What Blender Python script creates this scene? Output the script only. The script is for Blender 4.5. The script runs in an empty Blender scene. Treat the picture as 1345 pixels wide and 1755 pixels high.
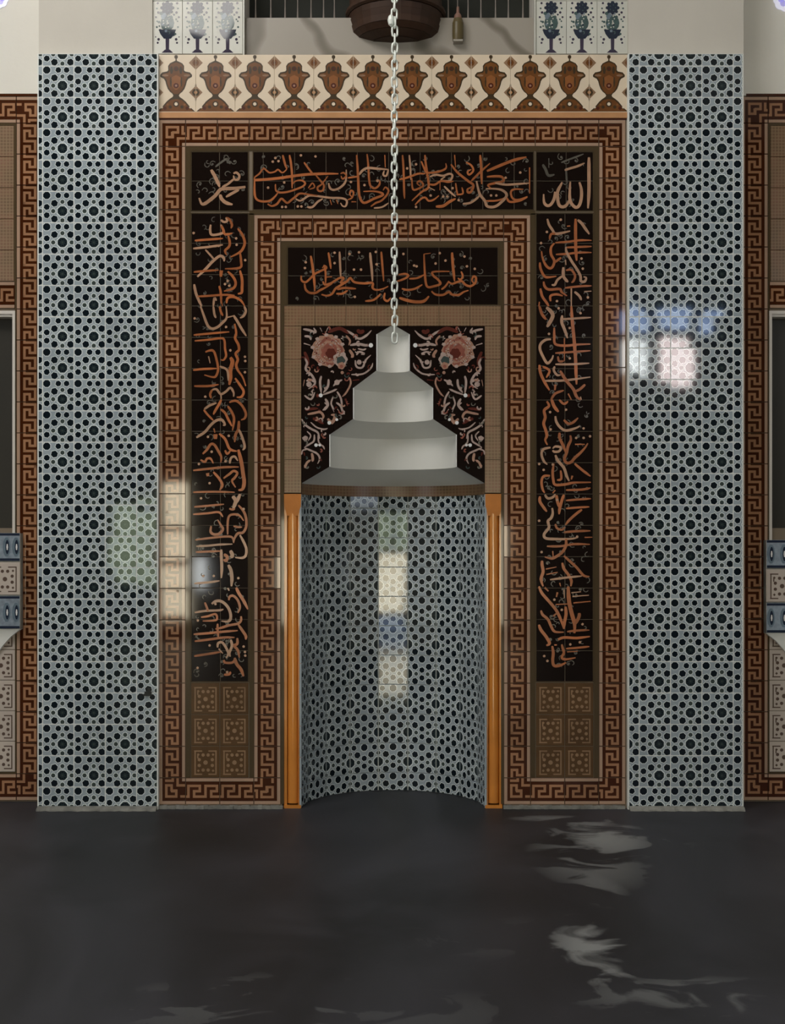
import bpy, math, random
from math import sin, cos, pi, radians
random.seed(7)
scene = bpy.context.scene
COL = scene.collection

# ---------------------------------------------------------------- camera
# the wall face of the prayer niche is the plane y = 0; the eye stands 8.4 m in front of it
F_PX, CX, HY, EYE, DIST = 2257.0, 672.5, 915.0, 1.75, 8.4
cam_data = bpy.data.cameras.new('camera')
cam = bpy.data.objects.new('camera', cam_data)
COL.objects.link(cam)
cam.location = (0.0, -DIST, EYE)
cam.rotation_euler = (radians(90), 0, 0)
cam_data.sensor_fit = 'HORIZONTAL'
cam_data.sensor_width = 36.0
cam_data.lens = 36.0 * F_PX / 1345.0
cam_data.shift_y = (HY - 877.5) / 1345.0
cam_data.clip_start = 0.05
cam_data.clip_end = 100
scene.camera = cam

# ---------------------------------------------------------------- world, lights, exposure
world = bpy.data.worlds.new('world')
scene.world = world
world.use_nodes = True
world.node_tree.nodes['Background'].inputs[0].default_value = (0.55, 0.65, 0.8, 1)
world.node_tree.nodes['Background'].inputs[1].default_value = 0.4

def area(name, loc, target, sx, sy, power, col):
    d = bpy.data.lights.new(name, 'AREA')
    d.shape = 'RECTANGLE'; d.size = sx; d.size_y = sy
    d.energy = power; d.color = col
    o = bpy.data.objects.new(name, d); COL.objects.link(o)
    o.location = loc
    v = [target[i] - loc[i] for i in range(3)]
    from mathutils import Vector
    o.rotation_euler = Vector(v).to_track_quat('-Z', 'Y').to_euler()
    return o

area('dome_daylight', (-2.5, -4.0, 8.3), (0.0, -0.4, 2.0), 3.6, 3.6, 360, (1.0, 0.955, 0.90))
area('side_window_daylight', (-6.7, -6.5, 4.2), (0.8, 0, 2.0), 2.2, 3.0, 115, (0.84, 0.92, 1.0))
area('side_window_daylight', (6.7, -7.5, 3.6), (0, 0, 1.6), 2.2, 3.0, 55, (0.70, 0.82, 1.0))

scene.view_settings.view_transform = 'Standard'
scene.view_settings.look = 'None'
scene.view_settings.exposure = 0.0
scene.view_settings.gamma = 1.0
scene.view_settings.use_curve_mapping = False
scene.cycles.use_denoising = True
scene.cycles.max_bounces = 6
scene.cycles.sample_clamp_indirect = 6

# ---------------------------------------------------------------- helpers
def M(Y):                       # metres per picture pixel on the plane y = Y
    return (DIST + Y) / F_PX
def X(px, Y=0.0): return (px - CX) * M(Y)
def Z(py, Y=0.0): return EYE + (HY - py) * M(Y)

def srgb(r, g, b):
    def f(c):
        c /= 255.0
        return c / 12.92 if c <= 0.04045 else ((c + 0.055) / 1.055) ** 2.4
    return (f(r), f(g), f(b), 1.0)

MATS = {}
def mat(name, col, rough=0.5, spec=0.5, metal=0.0, noise=0.0, nscale=8.0, emit=None, estr=0.0, bump=0.0, bscale=60.0, coat=0.0):
    if name in MATS: return MATS[name]
    m = bpy.data.materials.new(name); m.use_nodes = True
    nt = m.node_tree; b = nt.nodes['Principled BSDF']
    b.inputs['Base Color'].default_value = col
    b.inputs['Roughness'].default_value = rough
    b.inputs['Specular IOR Level'].default_value = spec
    b.inputs['Metallic'].default_value = metal
    b.inputs['Coat Weight'].default_value = coat
    b.inputs['Coat Roughness'].default_value = 0.08
    if emit:
        b.inputs['Emission Color'].default_value = emit
        b.inputs['Emission Strength'].default_value = estr
    if noise > 0:
        tc = nt.nodes.new('ShaderNodeNewGeometry')
        n = nt.nodes.new('ShaderNodeTexNoise'); n.inputs['Scale'].default_value = nscale
        n.inputs['Detail'].default_value = 4
        nt.links.new(tc.outputs['Position'], n.inputs['Vector'])
        oi = nt.nodes.new('ShaderNodeObjectInfo')
        ad = nt.nodes.new('ShaderNodeMath'); ad.operation = 'MULTIPLY_ADD'
        ad.inputs[1].default_value = 0.35; nt.links.new(oi.outputs['Random'], ad.inputs[0])
        nt.links.new(n.outputs['Fac'], ad.inputs[2])
        mr = nt.nodes.new('ShaderNodeMapRange')
        mr.inputs['From Min'].default_value = 0.35; mr.inputs['From Max'].default_value = 1.0
        mr.inputs['To Min'].default_value = 1 - noise; mr.inputs['To Max'].default_value = 1 + noise
        nt.links.new(ad.outputs[0], mr.inputs['Value'])
        mx = nt.nodes.new('ShaderNodeVectorMath'); mx.operation = 'SCALE'
        mx.inputs[0].default_value = col[:3]
        nt.links.new(mr.outputs[0], mx.inputs['Scale'])
        nt.links.new(mx.outputs[0], b.inputs['Base Color'])
    if bump > 0:
        g = nt.nodes.new('ShaderNodeNewGeometry')
        n2 = nt.nodes.new('ShaderNodeTexNoise'); n2.inputs['Scale'].default_value = bscale
        nt.links.new(g.outputs['Position'], n2.inputs['Vector'])
        bp = nt.nodes.new('ShaderNodeBump'); bp.inputs['Strength'].default_value = bump
        bp.inputs['Distance'].default_value = 0.01
        nt.links.new(n2.outputs['Fac'], bp.inputs['Height'])
        nt.links.new(bp.outputs[0], b.inputs['Normal'])
    MATS[name] = m
    return m

G = 0.045                                   # glaze roughness
m_plaster = mat('cream_plaster', (0.59, 0.56, 0.51, 1), 0.85, 0.2, noise=0.05, nscale=3, bump=0.15, bscale=30)
m_plaster2 = mat('white_plaster', (0.74, 0.72, 0.67, 1), 0.8, 0.25, noise=0.04, nscale=3, bump=0.15, bscale=25)
m_hood = mat('hood_plaster', (0.80, 0.80, 0.77, 1), 0.6, 0.3, noise=0.04, nscale=5)
m_skirt = mat('base_plaster', (0.26, 0.26, 0.24, 1), 0.85, 0.2, noise=0.35, nscale=14, bump=0.6, bscale=40)
m_grout = mat('pale_grout', (0.74, 0.76, 0.74, 1), 0.8, 0.2)
m_core = mat('brown_grout', (0.20, 0.16, 0.12, 1), 0.85, 0.2)
m_ground = mat('pale_blue_glaze', (0.325, 0.38, 0.425, 1), G, 0.5, noise=0.12, nscale=2.5)
m_ring = mat('white_glaze', (0.70, 0.76, 0.78, 1), G, 0.5, noise=0.08, nscale=2.5)
m_navy = mat('near_black_blue_glaze', (0.006, 0.011, 0.016, 1), G, 0.5)
m_medal = mat('dark_teal_glaze', (0.02, 0.032, 0.036, 1), G, 0.5)
m_dim = mat('grey_green_glaze', (0.05, 0.066, 0.062, 1), G, 0.5)
m_frdark = mat('dark_brown_glaze', (0.050, 0.013, 0.004, 1), G, 0.5, noise=0.25, nscale=3)
m_frlight = mat('tan_orange_glaze', (0.34, 0.175, 0.095, 1), G, 0.5, noise=0.22, nscale=3)
m_frline = mat('pale_tan_glaze', (0.40, 0.265, 0.19, 1), G, 0.5, noise=0.12, nscale=3)
m_olive = mat('olive_brown_glaze', (0.075, 0.052, 0.028, 1), G, 0.5)
m_black = mat('black_glaze', (0.009, 0.005, 0.004, 1), 0.06, 0.45)
m_gold = mat('orange_lettering_glaze', (0.37, 0.115, 0.04, 1), 0.2, 0.5, noise=0.35, nscale=9)
m_gold2 = mat('pale_lettering_glaze', (0.42, 0.24, 0.15, 1), 0.2, 0.5, noise=0.2, nscale=9)
m_scroll = mat('dull_grey_glaze', (0.10, 0.09, 0.075, 1), 0.2, 0.5, noise=0.3, nscale=20)
m_geo = mat('brown_pattern_glaze', (0.10, 0.055, 0.025, 1), G, 0.5, noise=0.2)
m_geol = mat('tan_pattern_glaze', (0.27, 0.17, 0.10, 1), G, 0.5, noise=0.2, nscale=10)
m_cream = mat('cream_glaze', (0.74, 0.62, 0.48, 1), 0.25, 0.5, noise=0.06)
m_pbrown = mat('orange_brown_glaze', (0.155, 0.055, 0.012, 1), 0.25, 0.5, noise=0.25, nscale=12)
m_pdark = mat('dark_olive_glaze', (0.05, 0.03, 0.012, 1), 0.25, 0.5)
m_pred = mat('deep_red_brown_glaze', (0.075, 0.014, 0.005, 1), 0.25, 0.5)
m_fros = mat('brown_rosette_glaze', (0.26, 0.15, 0.085, 1), 0.25, 0.5, noise=0.2, nscale=14)
m_amber = mat('amber_glaze', (0.25, 0.09, 0.025, 1), 0.25, 0.5, noise=0.2, nscale=14)
m_pinkt = mat('dusty_pink_glaze', (0.32, 0.17, 0.12, 1), 0.25, 0.5, noise=0.15, nscale=20)
m_band = mat('orange_tan_glaze', (0.55, 0.28, 0.13, 1), 0.22, 0.5, noise=0.15)
m_wood = mat('orange_varnished_wood', (0.60, 0.22, 0.035, 1), 0.16, 0.5, noise=0.2, nscale=5, coat=0.5)
m_woodcap = mat('worn_orange_wood', (0.50, 0.18, 0.035, 1), 0.5, 0.3, noise=0.2, nscale=9)
m_darkwood = mat('dark_brown_wood', (0.045, 0.022, 0.013, 1), 0.55, 0.3, noise=0.3, nscale=10)
m_steel = mat('galvanised_steel', (0.85, 0.90, 0.86, 1), 0.35, 0.5, metal=0.25)
m_marble = None
m_glass = mat('dark_window_glass', (0.045, 0.043, 0.038, 1), 0.12, 0.5)
m_frame = mat('white_window_frame', (0.60, 0.56, 0.52, 1), 0.4, 0.4)
m_blackp = mat('black_plastic', (0.01, 0.012, 0.014, 1), 0.4, 0.4)
m_teal = mat('teal_leaf_glaze', (0.06, 0.10, 0.10, 1), G, 0.5, noise=0.3, nscale=25)
m_indigo = mat('indigo_glaze', (0.02, 0.028, 0.05, 1), G, 0.5)
m_plum = mat('plum_glaze', (0.05, 0.04, 0.07, 1), G, 0.5)
m_vtile = mat('off_white_tile_glaze', (0.60, 0.60, 0.55, 1), 0.25, 0.5, noise=0.06)
m_paleT = mat('pale_pink_grey_glaze', (0.52, 0.45, 0.40, 1), G, 0.5, noise=0.06)
m_paleD = mat('brown_grey_line_glaze', (0.11, 0.075, 0.06, 1), G, 0.5)
m_sky = mat('sky_blue_glaze', (0.15, 0.20, 0.25, 1), G, 0.5, noise=0.2, nscale=20)
m_white = mat('bright_white_glaze', (0.75, 0.75, 0.75, 1), G, 0.5)
m_maroon = mat('maroon_glaze', (0.10, 0.025, 0.018, 1), G, 0.5)
m_rose = mat('rose_glaze', (0.22, 0.075, 0.055, 1), G, 0.5, noise=0.3, nscale=30)
m_mauve = mat('mauve_grey_glaze', (0.36, 0.27, 0.24, 1), G, 0.5, noise=0.25, nscale=30)

def mosaic_mat():
    m = bpy.data.materials.new('fine_brown_mosaic'); m.use_nodes = True
    nt = m.node_tree; b = nt.nodes['Principled BSDF']; b.inputs['Roughness'].default_value = 0.3
    g = nt.nodes.new('ShaderNodeNewGeometry')
    s = nt.nodes.new('ShaderNodeSeparateXYZ'); nt.links.new(g.outputs['Position'], s.inputs[0])
    def lines(sock):
        a = nt.nodes.new('ShaderNodeMath'); a.operation = 'PINGPONG'; a.inputs[1].default_value = 0.0105
        nt.links.new(sock, a.inputs[0])
        c = nt.nodes.new('ShaderNodeMath'); c.operation = 'LESS_THAN'; c.inputs[1].default_value = 0.0028
        nt.links.new(a.outputs[0], c.inputs[0]); return c
    lx, lz = lines(s.outputs['X']), lines(s.outputs['Z'])
    mx = nt.nodes.new('ShaderNodeMath'); mx.operation = 'MAXIMUM'
    nt.links.new(lx.outputs[0], mx.inputs[0]); nt.links.new(lz.outputs[0], mx.inputs[1])
    n = nt.nodes.new('ShaderNodeTexNoise'); n.inputs['Scale'].default_value = 9
    nt.links.new(g.outputs['Position'], n.inputs['Vector'])
    cr = nt.nodes.new('ShaderNodeValToRGB')
    cr.color_ramp.elements[0].position = 0.35; cr.color_ramp.elements[0].color = (0.14, 0.082, 0.038, 1)
    cr.color_ramp.elements[1].position = 0.65; cr.color_ramp.elements[1].color = (0.21, 0.10, 0.055, 1)
    nt.links.new(n.outputs['Fac'], cr.inputs[0])
    mm = nt.nodes.new('ShaderNodeMix'); mm.data_type = 'RGBA'
    nt.links.new(mx.outputs[0], mm.inputs[0]); nt.links.new(cr.outputs[0], mm.inputs[6])
    mm.inputs[7].default_value = (0.24, 0.155, 0.085, 1)
    nt.links.new(mm.outputs[2], b.inputs['Base Color'])
    return m
m_mosaic = mosaic_mat()

def marble_mat():
    m = bpy.data.materials.new('grey_veined_marble'); m.use_nodes = True
    nt = m.node_tree; b = nt.nodes['Principled BSDF']; b.inputs['Roughness'].default_value = 0.35
    g = nt.nodes.new('ShaderNodeNewGeometry')
    w = nt.nodes.new('ShaderNodeTexWave'); w.wave_type = 'BANDS'; w.bands_direction = 'DIAGONAL'
    w.inputs['Scale'].default_value = 1.1; w.inputs['Distortion'].default_value = 9; w.inputs['Detail'].default_value = 3
    nt.links.new(g.outputs['Position'], w.inputs['Vector'])
    cr = nt.nodes.new('ShaderNodeValToRGB')
    cr.color_ramp.elements[0].position = 0.0; cr.color_ramp.elements[0].color = (0.17, 0.15, 0.12, 1)
    cr.color_ramp.elements[1].position = 0.25; cr.color_ramp.elements[1].color = (0.34, 0.31, 0.27, 1)
    nt.links.new(w.outputs['Fac'], cr.inputs[0]); nt.links.new(cr.outputs[0], b.inputs['Base Color'])
    return m
m_marble = marble_mat()

def floor_mat():
    m = bpy.data.materials.new('dark_worn_stone'); m.use_nodes = True
    nt = m.node_tree; b = nt.nodes['Principled BSDF']
    g = nt.nodes.new('ShaderNodeNewGeometry')
    def N(scale, detail, stretch=(1, 1, 1), dist=0.0):
        mp = nt.nodes.new('ShaderNodeMapping'); mp.inputs['Scale'].default_value = stretch
        nt.links.new(g.outputs['Position'], mp.inputs['Vector'])
        n = nt.nodes.new('ShaderNodeTexNoise'); n.inputs['Scale'].default_value = scale
        n.inputs['Detail'].default_value = detail; n.inputs['Distortion'].default_value = dist
        nt.links.new(mp.outputs[0], n.inputs['Vector']); return n
    def math_(op, a, bb, clamp=False):
        k = nt.nodes.new('ShaderNodeMath'); k.operation = op; k.use_clamp = clamp
        for i, v in enumerate((a, bb)):
            if isinstance(v, (int, float)): k.inputs[i].default_value = v
            else: nt.links.new(v, k.inputs[i])
        return k.outputs[0]
    base = N(1.1, 6, (1, 0.6, 1), 1.0)
    cr = nt.nodes.new('ShaderNodeValToRGB')
    cr.color_ramp.elements[0].position = 0.3; cr.color_ramp.elements[0].color = (0.019, 0.0185, 0.0195, 1)
    cr.color_ramp.elements[1].position = 0.75; cr.color_ramp.elements[1].color = (0.050, 0.049, 0.058, 1)
    nt.links.new(base.outputs['Fac'], cr.inputs[0])
    warp = N(3.4, 8, (0.9, 1.1, 1), 0.8)
    s = nt.nodes.new('ShaderNodeSeparateXYZ'); nt.links.new(g.outputs['Position'], s.inputs[0])
    total = None
    gloss_strip = math_('MAXIMUM', s.outputs['Y'], math_('SUBTRACT', math_('MULTIPLY', math_('ABSOLUTE', s.outputs['X'], 0), 3.0), 7.5))   # gloss strip added out of view for the niche's lower streak
    # irregular pale patches: centre x, centre y, half width, half length, strength
    for cx_, cy_, rx, ry, st in ((1.20, -0.80, 0.22, 0.42, 1.0), (1.05, -1.30, 0.24, 0.5, 0.55), (1.02, -1.7, 0.12, 0.4, 0.5), (0.84, -2.85, 0.14, 0.36, 1.0),
                                 (1.12, -3.40, 0.36, 0.17, 0.45), (-0.5, -3.5, 0.42, 0.28, 0.28), (1.45, -0.9, 0.22, 0.2, 0.3), (0.98, -0.30, 0.2, 0.07, 0.6),
                                 (0.1, -3.6, 0.5, 0.22, 0.16), (0.5, -2.7, 0.5, 0.3, 0.12)):
        dx = math_('DIVIDE', math_('SUBTRACT', s.outputs['X'], cx_), rx)
        dy = math_('DIVIDE', math_('SUBTRACT', s.outputs['Y'], cy_), ry)
        d = math_('ADD', math_('MULTIPLY', dx, dx), math_('MULTIPLY', dy, dy))
        f = math_('SUBTRACT', 1.0, math_('MULTIPLY', d, 0.45), True)
        f = math_('MULTIPLY', f, st)
        total = f if total is None else math_('MAXIMUM', total, f)
    ww = nt.nodes.new('ShaderNodeMapRange'); ww.inputs['From Min'].default_value = 0.41; ww.inputs['From Max'].default_value = 0.57
    nt.links.new(warp.outputs['Fac'], ww.inputs['Value'])
    pale_patch = math_('MULTIPLY', math_('SUBTRACT', math_('ADD', total, math_('MULTIPLY', ww.outputs[0], 0.9)), 0.95, True), 1.0, True)
    mm = nt.nodes.new('ShaderNodeMix'); mm.data_type = 'RGBA'
    nt.links.new(pale_patch, mm.inputs[0]); nt.links.new(cr.outputs[0], mm.inputs[6])
    mm.inputs[7].default_value = (0.27, 0.28, 0.28, 1)
    nt.links.new(mm.outputs[2], b.inputs['Base Color'])
    b.inputs['Specular Tint'].default_value = (0.62, 0.78, 1.0, 1)  # blue put into the gloss to tint the streak mirrored in the niche
    sg = nt.nodes.new('ShaderNodeMapRange'); sg.inputs['From Min'].default_value = -5.2; sg.inputs['From Max'].default_value = -3.9
    sg.inputs['To Min'].default_value = 0.8; sg.inputs['To Max'].default_value = 0.22
    nt.links.new(gloss_strip, sg.inputs['Value']); nt.links.new(sg.outputs[0], b.inputs['Specular IOR Level'])
    rg = nt.nodes.new('ShaderNodeMapRange'); rg.inputs['From Min'].default_value = -5.2; rg.inputs['From Max'].default_value = -3.9
    rg.inputs['To Min'].default_value = 0.13; rg.inputs['To Max'].default_value = 0.5      # smoothness added so the niche mirrors the windows off the floor
    nt.links.new(gloss_strip, rg.inputs['Value']); nt.links.new(rg.outputs[0], b.inputs['Roughness'])
    bp = nt.nodes.new('ShaderNodeBump'); bp.inputs['Strength'].default_value = 0.12; bp.inputs['Distance'].default_value = 0.02
    nt.links.new(base.outputs['Fac'], bp.inputs['Height']); nt.links.new(bp.outputs[0], b.inputs['Normal'])
    return m
m_floor = floor_mat()

class MB:
    """collects polygons with a material each, builds them as one mesh"""
    def __init__(s): s.v, s.f, s.mi, s.ms = [], [], [], []
    def m(s, material):
        if material not in s.ms: s.ms.append(material)
        return s.ms.index(material)
    def poly(s, pts, material):
        i = len(s.v); s.v += [tuple(p) for p in pts]
        s.f.append(tuple(range(i, i + len(pts)))); s.mi.append(s.m(material))
    def box(s, x0, x1, y0, y1, z0, z1, material):
        i = len(s.v)
        s.v += [(x0, y0, z0), (x1, y0, z0), (x1, y1, z0), (x0, y1, z0), (x0, y0, z1), (x1, y0, z1), (x1, y1, z1), (x0, y1, z1)]
        for q in ((0, 1, 5, 4), (1, 2, 6, 5), (2, 3, 7, 6), (3, 0, 4, 7), (4, 5, 6, 7), (3, 2, 1, 0)):
            s.f.append(tuple(i + k for k in q)); s.mi.append(s.m(material))
    def tile(s, x0, x1, z0, z1, material, t=0.012, bev=0.0016):
        """a tile body: front at y=0, back at y=t, small bevel"""
        i = len(s.v); b = bev
        s.v += [(x0 + b, 0, z0 + b), (x1 - b, 0, z0 + b), (x1 - b, 0, z1 - b), (x0 + b, 0, z1 - b),
                (x0, b, z0), (x1, b, z0), (x1, b, z1), (x0, b, z1), (x0, t, z0), (x1, t, z0), (x1, t, z1), (x0, t, z1)]
        for q in ((0, 1, 2, 3), (4, 5, 1, 0), (5, 6, 2, 1), (6, 7, 3, 2), (7, 4, 0, 3), (8, 9, 5, 4), (9, 10, 6, 5), (10, 11, 7, 6), (11, 8, 4, 7), (11, 10, 9, 8)):
            s.f.append(tuple(i + k for k in q)); s.mi.append(s.m(material))
    def mesh(s, name, smooth=False):
        me = bpy.data.meshes.new(name)
        me.from_pydata(s.v, [], s.f)
        for k in s.ms: me.materials.append(k)
        me.polygons.foreach_set('material_index', s.mi)
        if smooth: me.polygons.foreach_set('use_smooth', [True] * len(s.f))
        me.update()
        return me
    def build(s, name, parent=None, loc=(0, 0, 0), smooth=False):
        """vertices are in world space; the object's origin goes to loc"""
        s.v = [(x - loc[0], y - loc[1], z - loc[2]) for x, y, z in s.v]
        return link(name, s.mesh(name, smooth), parent, loc)

def link(name, me, parent=None, loc=(0, 0, 0), rot=(0, 0, 0)):
    o = bpy.data.objects.new(name, me); COL.objects.link(o)
    if parent is not None:
        p = ROOT[parent.name]
        o.parent = parent; o.location = (loc[0] - p[0], loc[1] - p[1], loc[2] - p[2])
    else:
        o.location = loc
    ROOT[o.name] = tuple(loc)
    o.rotation_euler = rot
    return o
ROOT = {}
def thing(name, label, cat, loc, group=None):
    o = bpy.data.objects.new(name, None); COL.objects.link(o)
    o.location = loc; o.empty_display_size = 0.1
    o['label'] = label; o['category'] = cat
    if group: o['group'] = group
    ROOT[o.name] = tuple(loc)
    return o
def struct(o):
    o['kind'] = 'structure'; return o

def clip(poly, x0, y0, x1, y1):
    def cut(ps, inside, inter):
        out = []
        for i, p in enumerate(ps):
            q = ps[(i + 1) % len(ps)]
            a, b = inside(p), inside(q)
            if a: out.append(p)
            if a != b: out.append(inter(p, q))
        return out
    def ix(c): return lambda p, q: (c, p[1] + (q[1] - p[1]) * (c - p[0]) / (q[0] - p[0]))
    def iy(c): return lambda p, q: (p[0] + (q[0] - p[0]) * (c - p[1]) / (q[1] - p[1]), c)
    for ins, it in ((lambda p: p[0] >= x0, ix(x0)), (lambda p: p[0] <= x1, ix(x1)), (lambda p: p[1] >= y0, iy(y0)), (lambda p: p[1] <= y1, iy(y1))):
        if not poly: return []
        poly = cut(poly, ins, it)
    return poly

def ngon(cx, cy, r, n, a0=0.0, sx=1.0, sy=1.0):
    return [(cx + r * sx * cos(a0 + 2 * pi * i / n), cy + r * sy * sin(a0 + 2 * pi * i / n)) for i in range(n)]

def catmull(pts, step=4):
    if len(pts) < 3: return list(pts)
    P = [pts[0]] + list(pts) + [pts[-1]]; out = []
    for i in range(1, len(P) - 2):
        a, b, c, d = P[i - 1], P[i], P[i + 1], P[i + 2]
        for k in range(step):
            t = k / step
            out.append(tuple(0.5 * (2 * b[j] + (c[j] - a[j]) * t + (2 * a[j] - 5 * b[j] + 4 * c[j] - d[j]) * t * t + (-a[j] + 3 * b[j] - 3 * c[j] + d[j]) * t ** 3) for j in (0, 1)))
    out.append(pts[-1]); return out

def ribbon(pts, w, taper=0.45):
    """a pen stroke as a list of quads in the plane of the points"""
    c = catmull(pts); n = len(c); L, R = [], []
    for i, p in enumerate(c):
        q0, q1 = c[max(0, i - 1)], c[min(n - 1, i + 1)]
        dx, dy = q1[0] - q0[0], q1[1] - q0[1]; d = math.hypot(dx, dy) or 1
        t = i / (n - 1)
        ww = w * 0.5 * (taper + (1 - taper) * min(1, 4 * min(t + 0.08, 1 - t)))
        nx, ny = -dy / d * ww, dx / d * ww
        L.append((p[0] + nx, p[1] + ny)); R.append((p[0] - nx, p[1] - ny))
    return [(L[i], L[i + 1], R[i + 1], R[i]) for i in range(n - 1)]
# ---------------------------------------------------------------- tiles
CACHE = {}
OFF = 0.0005
def tile_mesh(key, w, h, base, overlays, Y, gap=0.5, name='tile'):
    """w, h in picture pixels at depth Y; overlays: (polygon in tile pixels from its top-left corner, material, level)"""
    if key in CACHE: return CACHE[key]
    k = M(Y); mb = MB(); W2, H2 = w * k / 2, h * k / 2; g = gap * k
    mb.tile(-W2 + g, W2 - g, -H2 + g, H2 - g, base)
    e = gap + 0.45
    for qi, (poly, m, lv) in enumerate(overlays):
        p = clip(list(poly), e, e, w - e, h - e)
        if len(p) < 3: continue
        q = [(x * k - W2, -OFF * (1 + lv) - qi * 1.5e-6, H2 - y * k) for x, y in p]
        a = sum(p[i][0] * p[(i + 1) % len(p)][1] - p[(i + 1) % len(p)][0] * p[i][1] for i in range(len(p)))
        if a > 0: q = q[::-1]
        mb.poly(q, m)
    CACHE[key] = mb.mesh(name)
    return CACHE[key]

def put(me, parent, x0, y0, w, h, Y, name='tile', tilt=0.12):
    cx, cy = x0 + w / 2, y0 + h / 2
    r = (radians(random.gauss(0, tilt)), 0, radians(random.gauss(0, tilt)))
    return link(name, me, parent, (X(cx, Y), Y, Z(cy, Y)), r)

# --- the blue and white star pattern: dots of one repeat around a medallion, units of one repeat (53.73 px)
S_ = 53.73
DOTS = [(0, 0, .148, 8, 'M')]
for a in range(4):
    c, s = [(1, 0), (0, 1), (-1, 0), (0, -1)][a]
    DOTS.append((.295 * c, .295 * s, .066, 6, 'D'))
for sx in (-1, 1):
    for sy in (-1, 1): DOTS.append((.255 * sx, .25 * sy, .098, 6, 'K'))
for s in (-1, 1):
    DOTS.append((.5, .132 * s, .086, 6, 'K')); DOTS.append((.132 * s, .5, .082, 6, 'K'))
DOTS.append((.5, .5, .104, 8, 'K'))
def star_overlays(u0, v0, w, h):
    """overlays of a tile whose top-left corner lies at pattern position (u0, v0) px from a medallion centre"""
    out = []
    for i in range(int((u0 - 60) // S_), int((u0 + w + 60) // S_) + 2):
        for j in range(int((v0 - 60) // S_), int((v0 + h + 60) // S_) + 2):
            for dx, dy, r, n, t in DOTS:
                cx, cy = (i + dx) * S_ - u0, (j + dy) * S_ - v0; R = r * S_
                if cx < -R * 1.4 or cy < -R * 1.4 or cx > w + R * 1.4 or cy > h + R * 1.4: continue
                a0 = pi / 8 if n == 8 else math.atan2(dy, dx)
                out.append((ngon(cx, cy, R * 1.24 + 1.0, n, a0), m_ring, 0))
                out.append((ngon(cx, cy, R * (1.19 if t == 'K' else 1.12), n, a0), {'M': m_medal, 'D': m_dim, 'K': m_navy}[t], 1))
                if t == 'M':
                    for q in range(8):
                        out.append((ngon(cx + 5.6 * cos(q * pi / 4), cy + 5.6 * sin(q * pi / 4), 1.9, 4, q * pi / 4), m_navy, 2))
                    out.append((ngon(cx, cy, 1.6, 8), m_dim, 2))
    return out

JX, JY = 0.365 * S_, 0.37 * S_            # joints run this far right of and below each medallion centre
def spans(a, b, first):
    cuts = [a]; t = first
    while t > a + 4: t -= S_
    while t < b - 4:
        if t > a + 4: cuts.append(t)
        t += S_
    return list(zip(cuts, cuts[1:] + [b]))

def star_pillar(x0, x1, mx, Y, label):
    top, bot, my = 92.0, 1384.0, 146.9
    zf = 0.0
    t = thing('tiled_pillar', label, 'pillar', (X((x0 + x1) / 2, Y), Y + 0.3, 0))
    b = MB(); b.box(X(x0 - 1.5, Y), X(x1 + 1.5, Y), Y + 0.001, 0.8, 0, Z(top, Y), m_grout)
    b.build('core', t, (X((x0 + x1) / 2, Y), Y + 0.3, 0))
    xs, ys = spans(x0, x1, mx + JX), spans(top, bot, my + JY)
    for a, c in xs:
        for p, q in ys:
            u0, v0 = a - mx, p - my
            w, h = c - a, q - p
            key = ('star', round(u0 % S_, 1), round(v0 % S_, 1), round(w, 1), round(h, 1))
            put(tile_mesh(key, w, h, m_ground, star_overlays(u0 % S_, v0 % S_, w, h), Y), t, a, p, w, h, Y)
    # rough plaster foot
    k = MB(); n = 26; prof = [(0.0, -.055), (.010, -.052), (.018, -.03), (.024, -.008)]
    for i in range(n):
        for j in range(3):
            def pt(ii, jj):
                jit = 0.007 * sin(ii * 2.3 + mx) + 0.004 * sin(ii * 5.1)
                return (X(x0 + (x1 - x0) * ii / n, Y), Y + prof[jj][1] - (jit if jj < 3 else 0), prof[jj][0] + (jit * .5 if jj == 2 else 0))
            k.poly([pt(i, j), pt(i + 1, j), pt(i + 1, j + 1), pt(i, j + 1)], m_skirt)
    k.box(X(x0, Y), X(x1, Y), Y - .008, Y + .004, 0, .022, m_skirt)
    k.build('foot_strip', t, (X((x0 + x1) / 2, Y), Y, 0), smooth=False)
    return t
PY = -0.04
pl = star_pillar(65.5, 269.5, 107.0, PY, 'left pillar clad in blue and white star pattern tiles')
pr = star_pillar(1077.5, 1272.5, 1129.3, PY, 'right pillar clad in blue and white star pattern tiles')

# ---------------------------------------------------------------- key pattern (meander) borders
BW = 46.0
def stroke_quads(path, w):
    out = []
    for (a, b), (c, d) in zip(path, path[1:]):
        h = w / 2
        out.append([(min(a, c) - h, min(b, d) - h), (max(a, c) + h, min(b, d) - h), (max(a, c) + h, max(b, d) + h), (min(a, c) - h, max(b, d) + h)])
    return out
LV = (13.9, 23.0, 32.3)
def key_overlays(length, vertical):
    """two meander repeats along a band tile of the given length"""
    P = length / 2; u = P / 3; out = []
    A, Mi, B = LV
    for r in range(-1, 3):
        o = r * P + u * 0.5
        path = [(0, A), (0, B), (2, B), (2, Mi), (1, Mi), (1, A), (3, A)] if vertical else [(0, B), (0, A), (2, A), (2, Mi), (1, Mi), (1, B), (3, B)]
        p = [(o + c * u, l) for c, l in path]
        out += [(q, m_frlight, 0) for q in stroke_quads(p, 4.3)]
    for a, b in ((0.2, 6.2), (40, BW - .2)): out.append(([(0, a), (length, a), (length, b), (0, b)], m_frline, 0))
    if vertical: out = [([(y, x) for x, y in p], m, l) for p, m, l in out]
    return out
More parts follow.
